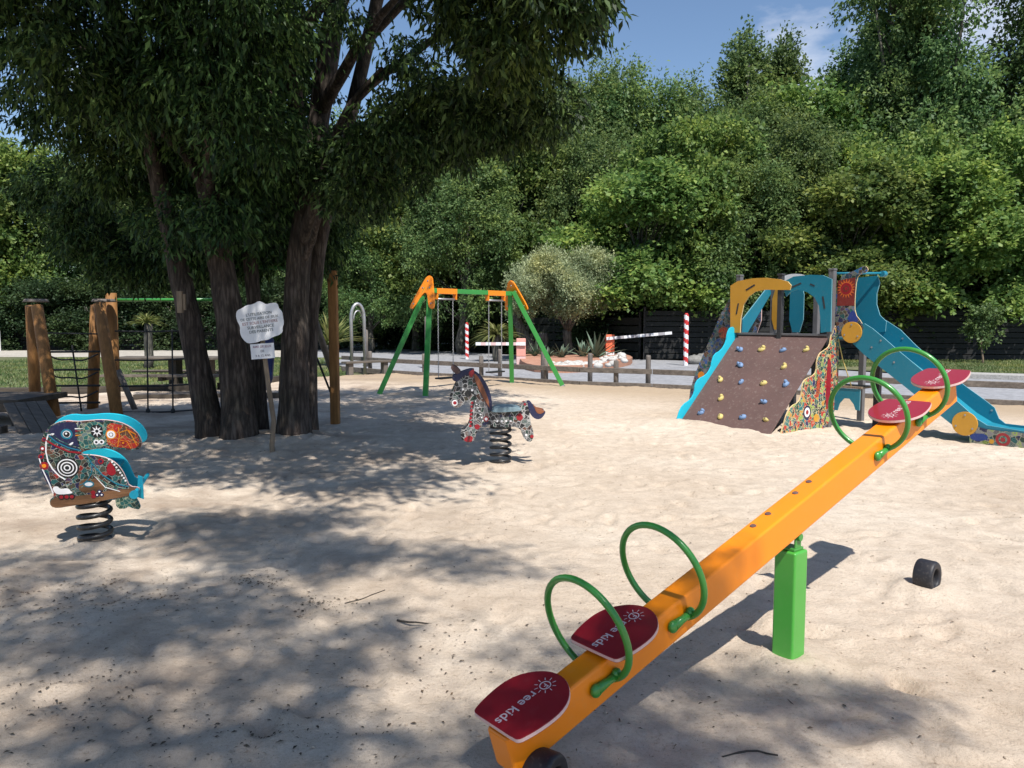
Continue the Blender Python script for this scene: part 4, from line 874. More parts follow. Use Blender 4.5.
# ---------------------------------------------------------------- swing set
def swing_set():
    A = Vector((-1.72, 16.3, 0)); B = Vector((-.02, 18.45, 0)); d = (B - A).normalized(); q = math.atan2(d.y, d.x); ln = (B - A).length
    t = thing('swing_set', 'green A-frame swing set with orange caps and two hanging seats', 'swing set', A, q); Mi = Matrix.Rotation(-q, 4, 'Z') @ Matrix.Translation(-A)
    hz = 2.17
    MB().box((ln / 2, 0, hz), (ln, .09, .10)).build('crossbar', M_sgreen, t, .008)
    feet = [(0, (375.5, 395)), (0, (425, 398.5)), (ln, (512, 383)), (ln, (566, 386))]
    for u, f in feet:
        g = Mi @ at(*f); top = Vector((u + (-.02 if u == 0 else .02), .0 + (.05 if g.y > 0 else -.05), hz + .05)); g.z = -.15
        v = (top - g); zz = v.normalized(); xx = Vector((0, 0, 1)).cross(zz).normalized(); yy = zz.cross(xx)
        Mx = Matrix((xx, yy, zz)).transposed().to_4x4(); Mx.translation = g
        MB().box((0, 0, v.length / 2), (.105, .105, v.length), Mx).build('leg', M_sgreen, t, .008)
        o = (g.x - top.x)
        MB().box((0, 0, .17), (.112, .112, .04), Mx).build('foot_collar', M_steel, t, .004)
    for u, sx in ((-.085, -1), (ln + .085, 1)):
        g1 = Mi @ at(375.5 if u < 0 else 512, 395 if u < 0 else 383); g2 = Mi @ at(425 if u < 0 else 566, 398.5 if u < 0 else 386)
        sl = max(.2, min(.5, abs(g1.y) / 2.2))
        pts = smooth_poly([(-.07, .32), (.07, .32), (.16, .12), (.36, -.36), (.30, -.42), (.20, -.38), (.06, -.06), (-.06, -.06), (-.20, -.38), (-.30, -.42), (-.36, -.36), (-.16, .12)], 2)
        Mp = Matrix.Translation((u, 0, hz)) @ Matrix.Rotation(R(90), 4, 'Z') @ Matrix.Rotation(R(-20 * sx), 4, 'X')
        b = MB(); b.prism(pts, -.02, .02, Mp)
        for x_, z_ in ((0, .2), (-.1, .05), (.1, .05), (-.25, -.3), (.25, -.3)): b.disc((x_, z_), .018, -.03, .03, Mp, 1, 12)
        b.build('end_plate', [M_orange, M_steel], t, .004)
    for u, zseat, lb in ((.30, .32, 0), (ln - .78, .36, 1)):
        wd = .46
        br = MB().box((u + .2, 0, hz - .005), (.62, .105, .115)).box((u - .09, 0, hz - .11), (.03, .1, .14)).box((u + .49, 0, hz - .11), (.03, .1, .14)).build('bracket', M_orange, t, .004)
        MB().tube([(u - .09, 0, hz - .17), (u + .49, 0, hz - .17)], .02, 8).build('hanger_bar', M_steel, br)
        b = MB()
        for x_ in (u - .04, u + .42):
            z_ = hz - .18; i = 0
            while z_ > zseat + .02:
                Mk = Matrix.Translation((x_, 0, z_)) @ Matrix.Rotation(R(90 * (i % 2)), 4, 'Z')
                b.tube([(.011 * math.cos(a), 0, .022 * math.sin(a)) for a in [j * math.pi / 4 for j in range(8)]], .0045, 5, closed=True, M=Mk); z_ -= .034; i += 1
        b.build('chain', M_chain, t, fix=False)
        MB().box((u + .19, 0, zseat), (.50, .19, .035)).build('seat', M_black, t, .012)
swing_set()

# ---------------------------------------------------------------- climbing and slide playset
PS = thing('playset', 'teal and ochre play tower with brown climbing wall and teal slide', 'playset', (4.72, 11.65, 0), math.atan2(-.788, .616))
Wd = 1.62
def face(e_, off=0):       # a panel lying along local X at y=off
    return Matrix.Translation((0, off, 0))
def sideM(x):              # a panel lying along local -Y at x
    return Matrix.Translation((x, 0, 0)) @ Matrix.Rotation(R(-90), 4, 'Z')
for nm, x, y, h, m in (('post', 0.02, .02, 2.30, M_grey), ('post', -Wd, .04, 2.28, M_grey), ('post', -.81, -.02, 2.26, M_dark), ('post', -Wd, 1.02, 2.2, M_grey), ('post', -1.2, 1.02, 2.2, M_grey), ('post', -.81, 1.02, 2.2, M_grey), ('post', 0, 1.02, 2.2, M_grey), ('post', .46, .62, 1.25, M_dark)):
    b = MB(); b.box((x, y, h / 2 - .1), (.085, .085, h + .2) if m is not M_dark or h < 2 else (.075, .075, h + .2)); b.box((x, y, h + .015), (.095, .095, .03)); b.build(nm, m, PS, .006)
MB().box((-Wd / 2, .54, 1.285), (Wd + .04, 1.0, .05)).build('deck', M_grey, PS, .004)
# climbing wall: inclined sheet
cw = MB(); lv = Vector((0, -1.4, -1.32)); th = Vector((0, -1.32, 1.4)).normalized() * .02
tA = Vector((-Wd + .02, 0, 1.33)); tB = Vector((-.0, 0, 1.33)); ex = lv * .12
vs = [tA, tB, tB + lv + ex, tA + lv + ex]; cw.add([tuple(v + th * s_) for s_ in (0, -1) for v in vs], [(0, 1, 2, 3), (7, 6, 5, 4), (0, 4, 5, 1), (1, 5, 6, 2), (2, 6, 7, 3), (3, 7, 4, 0)])
CW = cw.build('climbing_wall', M_brown, PS, .004)
MB().box((-Wd / 2, -.01, 1.345), (Wd, .05, .035)).build('top_lip', M_grey, PS, .004)
dn = lv.normalized(); nn = Vector((0, -1.32, 1.4)).normalized(); ee = Vector((1, 0, 0))
MH = Matrix((ee, -dn, nn)).transposed().to_4x4()
for col, pts in dict(b=[(-1.36, .35), (-.60, .33), (-1.17 - .15, .69), (-1.30, 1.04), (-.21, 1.02), (-.62, 1.39), (-1.33 - .12, 1.73), (-.86, 1.72)], y=[(-.98, .33), (-.22, .31), (-.41, .68), (-1.36 - .2, 1.03), (-.58, 1.03), (-1.36 - .0, 1.41), (-1.15, 1.76), (-.45, 1.72)]).items(): pass
HB = [(-1.36, .35), (-.60, .33), (-1.17, .69), (-.97, 1.04), (-.21, 1.02), (-.38, 1.39), (-1.33, 1.73), (-.58, 1.72)]
HY = [(-.98, .33), (-.22, .31), (-.41, .68), (-1.36, 1.03), (-.58, 1.03), (-1.14, 1.41), (-.95, 1.76), (-.19, 1.72)]
for m_, L_ in ((M_hblue, HB), (M_hyel, HY)):
    for i, (x, d) in enumerate(L_):
        rd = random.Random(i * 3 + (m_ is M_hyel)); p = tB + dn * d + nn * .0; Mh = Matrix.Translation((x, p.y, p.z)) @ MH @ Matrix.Rotation(rd.uniform(0, 3), 4, 'Z')
        b = MB(); a_ = rd.uniform(.048, .062); b.blob((0, 0, .008), (a_, a_ * rd.uniform(.6, .85), .035), 12, .10, M=Mh, seed=i)
        if rd.random() < .45: b.blob((a_ * .6, a_ * .35, .018), (a_ * .55, a_ * .5, .045), 10, .12, M=Mh, seed=i + 40)
        b.blob((0, 0, .044), (.010, .010, .004), 8, 0, 1, Mh); b.build('climbing_hold', [m_, M_dark], CW)
# wavy side boards of the climbing wall
rock = [(-.20, -.1), (-.20, 1.44), (-.10, 1.50), (-.02, 1.44), (.04, 1.32), (.07, 1.18), (.20, 1.13), (.33, 1.09), (.40, .98), (.40, .82), (.50, .76), (.68, .73), (.76, .66), (.77, .5), (.84, .40), (1.02, .36), (1.13, .26), (1.20, .1), (1.30, -.1)]
b = MB(); b.prism([(x, z) for x, z in smooth_poly(rock, 1)], 0, .02, sideM(.045), 0, 1)
Ms_ = sideM(.045)
def rk(c, r_, mi, lv=0): b.disc(c, r_, .0205, .0215 + lv * .0012, Ms_, mi, 20)
rk((.62, .24), .10, 2); rk((.62, .24), .07, 3, 1); rk((.62, .24), .035, 4, 2); rk((.38, .14), .06, 5, 1)
b.prism(smooth_poly([(.02, .25), (.14, .25), (.13, .95), (.06, 1.02), (.0, .9)], 1), .0205, .0215, Ms_, 4)
b.prism(smooth_poly([(.30, .45), (.40, .45), (.38, .75), (.31, .75)], 1), .0205, .0215, Ms_, 6)
b.build('rock_panel', [M_mRock, M_yedge, M_navy, M_white, M_red, M_yel, M_mRed], PS)
cy = [(-.1, 1.0), (.0, 1.30), (.08, 1.46), (.2, 1.44), (.26, 1.34), (.28, 1.21), (.40, 1.08), (.58, 1.02), (.64, .90), (.66, .80), (.78, .69), (.97, .64), (1.05, .55), (1.06, .42), (1.15, .32), (1.34, .25), (1.44, .12), (1.50, -.1), (1.2, -.1), (.9, .2), (.4, .7)]
b = MB(); b.prism(smooth_poly(cy, 1), 0, .02, sideM(-Wd - .02)); b.build('wave_panel', M_cyan, PS, .002)
# arches over the entrance
ya = [(-1.70, 1.36), (-1.51, 1.36), (-1.50, 1.60), (-1.45, 1.82), (-1.36, 1.94), (-1.24, 2.02), (-1.05, 2.045), (-.62, 2.03), (-.60, 2.10), (-.66, 2.16), (-.80, 2.20), (-1.05, 2.235), (-1.30, 2.235), (-1.58, 2.20), (-1.72, 2.13)]
b = MB(); b.prism(ya, -.075, -.055, None, 0, 1)
for pts in ([(-1.60, 1.66), (-1.575, 1.66), (-1.54, 1.84), (-1.565, 1.84)], [(-1.42, 2.06), (-1.40, 2.04), (-1.24, 2.12), (-1.26, 2.14)]): b.prism(pts, -.079, -.0755, None, 2)
b.build('arch_panel', [M_yel, M_yedge, M_dark], PS)
ba = [(.06, 1.40), (-.10, 1.38), (-.115, 1.60), (-.14, 1.78), (-.22, 1.91), (-.34, 1.99), (-.50, 2.035), (-.62, 2.0), (-.70, 1.93), (-.74, 2.05), (-.73, 2.17), (-.58, 2.235), (-.30, 2.25), (-.10, 2.235), (.05, 2.17)]
b = MB(); b.prism(ba, -.05, -.03, None, 0, 1)
for pts in ([(-.06, 1.74), (-.035, 1.74), (-.07, 1.92), (-.095, 1.92)], [(-.60, 2.06), (-.44, 2.12), (-.45, 2.14), (-.61, 2.08)], [(-.30, 2.10), (-.22, 2.07), (-.22, 2.09), (-.29, 2.12)]): b.prism(pts, -.054, -.0505, None, 2)
b.build('arch_panel', [M_teal, M_tedge, M_dark], PS)
# rear panels seen through the arches
b = MB(); b.prism(smooth_poly([(-1.62, 1.4), (-1.40, 1.4), (-1.40, 2.1), (-1.62, 2.1)], 1), .97, .985, None, 0, 1); b.build('rear_panel', [M_yel, M_white], PS)
b = MB(); b.prism(smooth_poly([(-1.28, 1.36), (-1.02, 1.36), (-1.02, 2.2), (-1.28, 2.2)], 1), .97, .985, None, 0, 1); b.build('rear_panel', [M_teal, M_tedge], PS)
b = MB(); b.prism(smooth_poly([(-1.62, 2.08), (-.85, 2.08), (-.92, 2.28), (-1.24, 2.36), (-1.55, 2.28)], 2), .99, 1.01, None, 0, 1); b.build('rear_arch', [M_bldg, M_white], PS)
b = MB(); b.prism([(.12, 1.36), (.34, 1.36), (.98, 2.02), (.94, 2.12), (.84, 2.10), (.12, 1.52)], 0, .02, sideM(-Wd - .05) @ Matrix.Scale(-1, 4, (1, 0, 0)), 0, 1); b.build('side_panel', [M_teal, M_tedge], PS)
# patterned stair board going down to the left at the back
b = MB(); b.prism(smooth_poly([(-1.66, 2.12), (-1.66, 1.45), (-2.30, .3), (-2.45, -.05), (-2.68, -.05), (-2.62, .45), (-2.25, 1.2), (-1.95, 1.8)], 1), .08, .10, None, 0, 1)
b.disc((-1.95, 1.35), .10, .077, .0795, None, 2); b.disc((-2.4, .6), .07, .077, .0795, None, 3); b.disc((-1.78, 1.75), .08, .077, .0795, None, 2)
b.build('stair_board', [M_mSun, M_pink, M_mRed, M_orange_in], PS)
b = MB(); b.prism(smooth_poly([(-1.66, 2.0), (-1.66, 1.4), (-2.30, .3), (-2.45, -.05), (-2.68, -.05), (-2.62, .45), (-2.25, 1.2)], 1), .72, .74, None, 0, 1); b.build('stair_board', [M_mSun, M_pink], PS)
for i in range(5): MB().box((-1.75 - .17 * i, .41, 1.12 - .25 * i), (.17, .62, .03)).build('step', M_grey, PS, .003)
# sunburst panel above the slide entry
sp_ = smooth_poly([(.05, 1.35), (.05, 2.20), (.36, 2.30), (.47, 2.36), (.53, 2.30), (.50, 2.25), (.42, 2.24), (.36, 2.18), (.34, 1.9), (.35, 1.66), (.46, 1.54), (.5, 1.42), (.3, 1.32)], 1)
b = MB(); b.prism(sp_, .085, .10, None, 0, 1)
b.prism([(.07, 1.78), (.34, 1.78), (.34, 2.19), (.07, 2.15)], .0835, .0845, None, 2)
n_ = 36; b.prism([(.205 + (.145 if i % 2 else .09) * math.cos(2 * math.pi * i / n_), 2.03 + (.145 if i % 2 else .09) * math.sin(2 * math.pi * i / n_)) for i in range(n_)], .081, .083, None, 3)
b.disc((.205, 2.03), .085, .079, .0805, None, 4); b.disc((.205, 2.03), .05, .0775, .0785, None, 2); b.disc((.205, 2.03), .022, .076, .077, None, 4)
b.prism(smooth_poly([(.22, 1.55), (.42, 1.52), (.36, 1.68), (.30, 1.72)], 1), .081, .083, None, 5)
b.build('sunburst_panel', [M_mSun, M_yedge, paint('dark_red', (.20, .02, .015), .5), paint('sun_orange', (.62, .12, .02), .5), M_red, paint('print_blue', (.02, .05, .28), .5)], PS)
b = MB(); b.tube([(.02, .09, 2.26), (.20, .3, 2.26), (.48, .60, 2.26)], .018, 10); b.disc((.48, 2.25), .045, .57, .66); b.build('handrail', M_teal, PS)
# fins, chute sides, chute bed
fin = [(-.02, 1.32), (-.02, 2.20), (.40, 2.23), (.44, 2.12), (.40, 1.96), (.405, 1.80), (.46, 1.64), (.56, 1.55), (.55, 1.40)]
near = [(.30, 1.26), (.36, 1.52), (.50, 1.52), (.62, 1.45), (.80, 1.31), (.97, 1.17), (1.32, .90), (1.61, .66), (1.90, .42), (2.04, .30), (2.18, .22), (2.62, .19), (2.62, .11), (2.2, .10), (1.95, .10), (1.77, .17), (1.49, .37), (1.18, .60), (.87, .82), (.50, 1.08)]
far = [(.30, 1.26), (.36, 1.62), (.55, 1.56), (.76, 1.43), (1.00, 1.20), (1.39, .88), (1.69, .66), (1.94, .49), (2.06, .40), (2.12, .26), (2.2, .20), (2.62, .19), (2.62, .11), (2.2, .10), (1.95, .10), (1.77, .17), (1.49, .37), (1.18, .60), (.87, .82), (.50, 1.08)]
for y_, nm, pl in ((.60, 'fin', fin),):
    b = MB(); b.prism(pl, y_, y_ + .018, None, 0, 1); b.build(nm, [M_teal, M_tedge], PS)
b = MB(); b.prism(near, .085, .103, None, 0, 1)
for x_, z_ in ((.45, 1.40), (.62, 1.18), (.95, .98), (1.35, .55), (1.6, .55), (.75, 1.28)): b.disc((x_, z_), .014, .078, .0845, None, 2, 10)
b.build('slide_side', [M_teal, M_tedge, M_steel], PS)
b = MB(); b.prism(far, .62, .638, None, 0, 1)
for x_, z_ in ((.8, 1.3), (1.5, .72), (2.03, .36)): b.disc((x_, z_), .014, .612, .6195, None, 2, 10)
b.build('slide_side', [M_teal, M_tedge, M_steel], PS)
bed = [(.0, 1.31), (.38, 1.31), (.55, 1.25), (.80, 1.08), (1.20, .80), (1.60, .50), (1.85, .31), (2.05, .20), (2.25, .165), (2.62, .16)]
b = MB(); b.prism(bed + [(x, z - .025) for x, z in bed[::-1]], .104, .619, None, 0); b.build('chute', paint('chute_teal', (.02, .26, .36), .3, .1, coat=.2), PS)
for (x_, z_), r_ in (((.32, 1.39), .155), ((1.92, .215), .158)):
    b = MB(); b.disc((x_, z_), r_, .060, .080, None, 0, 40)
    for a in (90, 200, 330): b.disc((x_ + r_ * .72 * math.cos(R(a)), z_ + r_ * .72 * math.sin(R(a))), .013, .052, .0595, None, 1, 10)
    b.build('disc_panel', [M_yel, M_steel], PS, .003)
ft = smooth_poly([(1.98, .08), (2.0, -.1), (2.72, -.1), (2.78, .10), (2.66, .175), (2.2, .165), (2.08, .19), (2.02, .20)], 1)
for y_ in (.066, .66):
    b = MB(); b.prism(ft, y_, y_ + .018, None, 0, 1)
    b.prism(smooth_poly([(1.98, .03), (2.02, .10), (2.18, .11), (2.22, .05), (2.1, .0)], 1), y_ - .002, y_ - .0005, None, 2)
    b.disc((2.38, .06), .085, y_ - .002, y_ - .0005, None, 3, 24); b.disc((2.38, .06), .05, y_ - .0032, y_ - .0021, None, 4, 18); b.disc((2.38, .06), .028, y_ - .0044, y_ - .0033, None, 3, 18); b.disc((2.25, .02), .03, y_ - .002, y_ - .0005, None, 5, 14)
    b.build('foot_panel', [M_mFoot, M_dark, M_blue, M_red, M_mGreen, M_yel], PS)
# little counter under the deck
b = MB(); b.box((.26, .30, .58), (.44, .40, .03)); b.build('counter_top', M_stick, PS, .004)
cp = [(.06, .56), (.06, .22), (.12, .22), (.15, .33), (.22, .41), (.30, .41), (.37, .33), (.40, .25), (.46, .25), (.46, .56)]
b = MB(); b.prism(cp, .11, .125, None, 0, 1); b.build('counter_front', [M_teal, M_tedge], PS)
b = MB(); b.tube([(.10, .10, 1.30), (.16, .13, 1.0), (.30, .15, .60)], .009, 6); b.build('cord', M_hyel, PS)
b = MB(); b.tube([(0.02, .06, 1.5), (-.05, .06, 1.56)], .02, 8); b.build('knob', M_steel, PS)

# ---------------------------------------------------------------- left: rope course
def pole(b, p0, p1, r_=.08, n=12): b.tube([p0, Vector(p0).lerp(Vector(p1), .5), p1], [r_, r_ * .98, r_ * .94], n, wob=.02)
D1 = 13.3
def lp(px, py, D=D1): return ad(px, py, D)
rc = thing('rope_course', 'wooden rope course with crossed larch posts, net and low platform', 'climbing frame', (-7.4, 13.3, 0)); ro = Vector((-7.4, 13.3, 0))
def rp(*a): return lp(*a) - ro
for (a, c) in (((31, 306, 13.5), (36, 416, 13.9)), ((37, 306, 13.1), (56, 424, 12.6)), ((96, 306, 13.5), (92, 414, 13.9)), ((99, 304, 13.1), (119, 424, 12.6)), ((111, 293, 13.6), (116, 424, 13.7))):
    b = MB(); p1 = rp(*c); p1.z = -.2; pole(b, p1, rp(*a), .095); b.build('post', M_larch, rc)
for px in (36, 104): b = MB(); p = rp(px, 302, 13.3); b.tube([p, p + Vector((0, 0, .05))], [.2, .17], 14); b.build('post_cap', M_post, rc)
b = MB()
for y in (352, 370, 386, 403): b.tube([rp(44, y), rp(100, y - .5)], .018, 6)
b.build('net_bar', M_rope, rc)
b = MB()
for y in (354, 372, 391):
    b.tube([rp(46 + 52 * i / 10, y + 7 * math.sin(math.pi * i / 10) * (1 + .2 * math.sin(i))) for i in range(11)], .014, 6)
b.tube([rp(72, 345), rp(82, 415)], .016, 6); b.tube([rp(44, 333), rp(98, 334)], .012, 6)
b.build('net_rope', M_rope, rc)
b = MB()
for y, y2 in ((331, 329), (360, 357), (386, 383), (412, 409)): b.tube([rp(115 + 90 * i / 8, y + (y2 - y) * i / 8 + 1.5 * math.sin(math.pi * i / 8), 13.2) for i in range(9)], .014, 6)
for px in (148, 173, 198): b.tube([rp(px - 1, 329, 13.2), rp(px, 411, 13.2)], .014, 6); b.blob(tuple(rp(px, 411, 13.2)), (.04, .04, .05), 8, 0)
b.build('side_net', M_rope, rc)
pb = rp(57, 402, 12.5)
b = MB(); b.box((-1.2, -1.1, .34), (2.5, 1.3, .09)); b.box((-1.2, -1.73, .27), (2.5, .05, .14)); b.build('platform', M_dplank, rc, .01)
for x_ in (-2.2, -1.1, -.05): MB().box((x_, -1.66, .08), (.1, .1, .42)).build('platform_leg', M_dplank, rc, .006)
Mr = Matrix.Translation((.52, -2.15, .155)) @ Matrix.Rotation(R(-47), 4, 'Z') @ Matrix.Rotation(R(19), 4, 'Y'); b = MB()
for i in range(4): b.box((0, -.21 + i * .14, 0), (1.15, .132, .04), Mr)
b.build('ramp', M_plank, rc, .006)
b = MB(); pole(b, rp(118, 370, 13.6), rp(136, 412, 13.6), .05); b.build('brace', M_post, rc)
b = MB(); b.tube([rp(117, 300, 13.7), rp(240, 299.5, 13.7)], .028, 10); b.build('green_bar', M_dgreen, rc)
o = timber('low_beam', 'low dark beam lying on the sand under the rope platform', (-9.6, 10.6), (-7.05, 10.75), .16, .14, .04, M_dplank)
o = timber('low_beam', 'long dark timber lying on the shaded sand left of the trunks', (-7.4, 15.2), (-4.4, 15.6), .14, .14, .04, M_dplank)
# larch post with strut and rope
sp2 = thing('larch_post', 'tall orange-brown larch post with a slanting strut right of the trunks', 'post', (-2.66, 11.66, 0))
b = MB(); b.box((0, 0, 1.05), (.13, .13, 2.5)); b.build('upright', M_larch, sp2, .015)
b = MB(); pole(b, Vector((-.42, .5, 1.62)), Vector((.02, .02, .62)), .05); b.build('strut', M_stick, sp2)
b = MB(); b.tube([(-.55, .5, 1.4), (-.3, .3, .9), (-.02, .1, .3), (.02, .08, .05)], .016, 6); b.build('rope', M_rope, sp2)
b = MB(); b.tube([(-.06, 0, 2.28), (-.7, -.2, 2.33), (-1.9, -.3, 2.36)], .03, 8); b.build('top_bar', M_dgreen, sp2)
p = ad(180, 302, 9.75); o = MB().box((0, 0, 0), (.065, .05, .27)).box((.05, .01, .0), (.03, .04, .2)).build('wooden_board', M_stick, None, .005); o.location = p; tag(o, 'small pale wooden board fixed to the leaning trunk', 'board')
o = MB().prism(smooth_poly([(-.11, -.42), (.1, -.42), (.12, .3), (.02, .44), (-.1, .4)], 1), -.04, .04).build('blue_panel', M_blue, None, .01); p = ad(266, 362, 11.6); o.location = p; o.rotation_euler = (0, R(4), 0); tag(o, 'navy blue plastic panel showing between the trunks behind the stake', 'panel')

# ---------------------------------------------------------------- notice board
nb = thing('notice_board', 'white cloud-shaped notice board on a crooked wooden stake before the trunks', 'sign', (-2.83, 9.1, 0))
b = MB(); b.tube([(.02, 0, -.2), (.0, 0, .1), (.03, 0, .4), (-.02, 0, .8), (-.06, 0, 1.2), (-.10, .0, 1.55)], [.032, .031, .03, .029, .028, .024], 10, wob=.05); b.build('stake', M_stick, nb)
c = ad(260.5, 322, 9.05) - Vector(nb.location); Mn = Matrix.Translation(c) @ Matrix.Rotation(R(-4), 4, 'Y')
u_ = lambda pts, cx, cy, kk: [((x - cx) * kk, (cy - y) * kk) for x, y in pts]
cl = [(115, 215), (130, 175), (185, 155), (220, 132), (290, 128), (345, 98), (385, 118), (410, 138), (470, 125), (520, 130), (530, 185), (558, 215), (560, 270), (565, 325), (545, 370), (545, 410), (500, 440), (450, 448), (400, 475), (330, 478), (290, 492), (205, 498), (170, 465), (145, 425), (138, 380), (145, 330), (118, 265)]
b = MB(); b.prism(smooth_poly(u_(cl, 338, 300, 9.05 / FPX / 9.6), 1), -.02, -.008, Mn)
Mt = Mn @ Matrix.Translation((0, -.0215, 0)) @ Matrix.Rotation(R(90), 4, 'X') @ Matrix.Rotation(R(3), 4, 'Z')
for i, s in enumerate(["L'UTILISATION", 'DE CETTE AIRE DE JEUX', "EST SOUS L'ENTIERE", 'SURVEILLANCE', 'DES PARENTS']):
    v, f, _ = text_geo(s, .046 if i != 1 else .041, None); b.add(v, f, 2 if i == 2 else 1, False, Mt @ Matrix.Translation((.0, .095 - .05 * i, 0)))
b.build('board', [M_bldg, paint('sign_ink', (.06, .08, .08), .6), paint('sign_ink_red', (.32, .12, .13), .6)], nb)
c = ad(263.5, 351, 9.05) - Vector(nb.location); Mn = Matrix.Translation(c) @ Matrix.Rotation(R(-4), 4, 'Y')
b = MB(); b.box((0, -.032, 0), (.272, .008, .175), Mn); Mt = Mn @ Matrix.Translation((0, -.0372, 0)) @ Matrix.Rotation(R(90), 4, 'X')
for i, (s, mi) in enumerate((('AIRE DE JEUX', 2), ('DE', 1), ('3 A 12 ANS', 1))): v, f, _ = text_geo(s, .036, None); b.add(v, f, mi, False, Mt @ Matrix.Translation((0, .052 - .052 * i, 0)))
b.build('small_plate', [M_bldg, paint('sign_ink_dark', (.12, .1, .14), .6), paint('sign_ink_purple', (.30, .10, .16), .6)], nb)

# ---------------------------------------------------------------- things along the road
def barrier(px, py, h, arm_px, label, fade, arm_dir):
    p = at(px, py); t = thing('boom_barrier', label, 'barrier', (p.x, p.y, -.09)); D = p.y
    w = .34; b = MB(); b.box((0, 0, h * .66), (w, .30, h * .68)); b.build('cabinet', M_wpink if fade else M_worange, t, .02)
    b = MB(); b.box((0, 0, h * .155), (w * .98, .29, h * .31)); b.build('base', M_bldg if not fade else M_pink, t, .01)
    b = MB(); b.box((-w / 2 - .004, 0, h * .5), (.01, .2, h * .8)); b.build('hatch', M_wred if not fade else M_worange, t)
    L_ = arm_px / FPX * D; Ma = Matrix.Translation((0, -.2, h * (.86 if not fade else .80))) @ Matrix.Rotation(R(-5 if arm_dir > 0 else 0), 4, 'Y'); b = MB(); k_ = 9
    for i in range(k_): b.box((arm_dir * L_ * (i + .5) / k_, 0, 0), (L_ / k_, .05, .11), Ma, i % 2)
    b.box((-arm_dir * .06, 0, 0), (.2, .06, .12), Ma, 0)
    b.build('arm', [M_bldg, paint('arm_grey', (.42, .40, .42), .6) if not fade else M_pink], t)
barrier(609.6, 358, 1.03, 61, 'orange and white boom barrier cabinet with raised striped arm', False, 1)
barrier(521, 362, .95, 45, 'faded salmon boom barrier cabinet with white arm behind the swing', True, -1)
p = at(670.6, 355); o = MB().tube([(0, 0, -.1), (0, 0, .95)], .03, 10).box((0, 0, .95), (.1, .1, .02)).build('arm_rest_post', M_steel); o.location = (p.x, p.y, 0); tag(o, 'thin metal rest post under the tip of the barrier arm', 'post')
for px, py, yt, lb in ((685.6, 363, 315, 'tall red and white striped bollard left of the playset'), (467, 357, 324, 'shorter red and white striped bollard behind the swing')):
    p = at(px, py); h = (py - yt) / FPX * p.y + .09; t = thing('striped_bollard', lb, 'bollard', (p.x, p.y, -.09), 0, 'red and white striped bollards'); k_ = 10; r_ = .085 if px > 500 else .075
    b = MB()
    n = 16; rows = 40; vs = []; fs = []
    for i in range(rows + 1):
        for j in range(n): q = 2 * math.pi * j / n; vs.append((r_ * math.cos(q), r_ * math.sin(q), h * i / rows))
    b.add(vs, [], 0)
    for i in range(rows):
        for j in range(n): b.f.append([i * n + j, i * n + (j + 1) % n, (i + 1) * n + (j + 1) % n, (i + 1) * n + j]); b.m.append(int((i / rows * 5.5 + j / n * .9) % 1 > .5)); b.sm.append(True)
    b.build('shaft', [M_wred, M_bldg], t, fix=False); MB().tube([(0, 0, h), (0, 0, h + .06)], [r_, r_ * .5], 16).build('cap', M_wred, t)
rd = random.Random(12)
def rock_(px, py, r_, label, m, grp, seed):
    p = at(px, py, -.05); b = MB(); b.blob((0, 0, r_[2] * .5), r_, 11, .22, seed=seed); o = b.build('rock', m); o.location = (p.x, p.y, -.05); tag(o, label, 'rock', grp)
rock_(694, 363, (.32, .25, .2), 'grey rock at the foot of the tall striped bollard', M_stone, 'rocks by the striped bollard', 1)
rock_(703, 362, (.3, .25, .22), 'grey rock between the striped bollard and the patterned stair board', M_stone, 'rocks by the striped bollard', 2)
rock_(697, 357, (.5, .35, .5), 'large rounded boulder behind the striped bollard', M_stone, 'rocks by the striped bollard', 3)
b = MB()
for i in range(90):
    q = rd.random(); px = 545 + 78 * q + rd.uniform(-3, 3); py = 368.5 - 1.5 * q + rd.uniform(-2, 1.4) - (3 if px > 600 else 0) * rd.random() * 2.2
    pp = at(px, py, 0); s = rd.uniform(.08, .2); b.blob((pp.x, pp.y, .09 + (.12 * rd.random() if px > 603 else 0)), (s, s * .8, s * .6), 7, .25, seed=i)
o = b.build('stone_edging', M_wstone, fix=False); o['kind'] = 'stuff'; o['label'] = 'white rubble stones edging the traffic island'; o['category'] = 'stones'
# dead trunk / boulder left of the olive
p = at(535, 358); o = MB(); limb(o, (0, 0, -.1), (-.9, .2, 1.8), .32, .14, n=7, k=10, seed=5, wob=.12); limb(o, (.35, 0, -.1), (.3, 0, 1.0), .26, .2, n=5, k=10, seed=6, wob=.12); o = o.build('tree_stump', M_bark2, fix=False); o.location = (p.x, p.y + .6, 0); tag(o, 'grey leaning dead stump between the palm and the olive', 'stump')
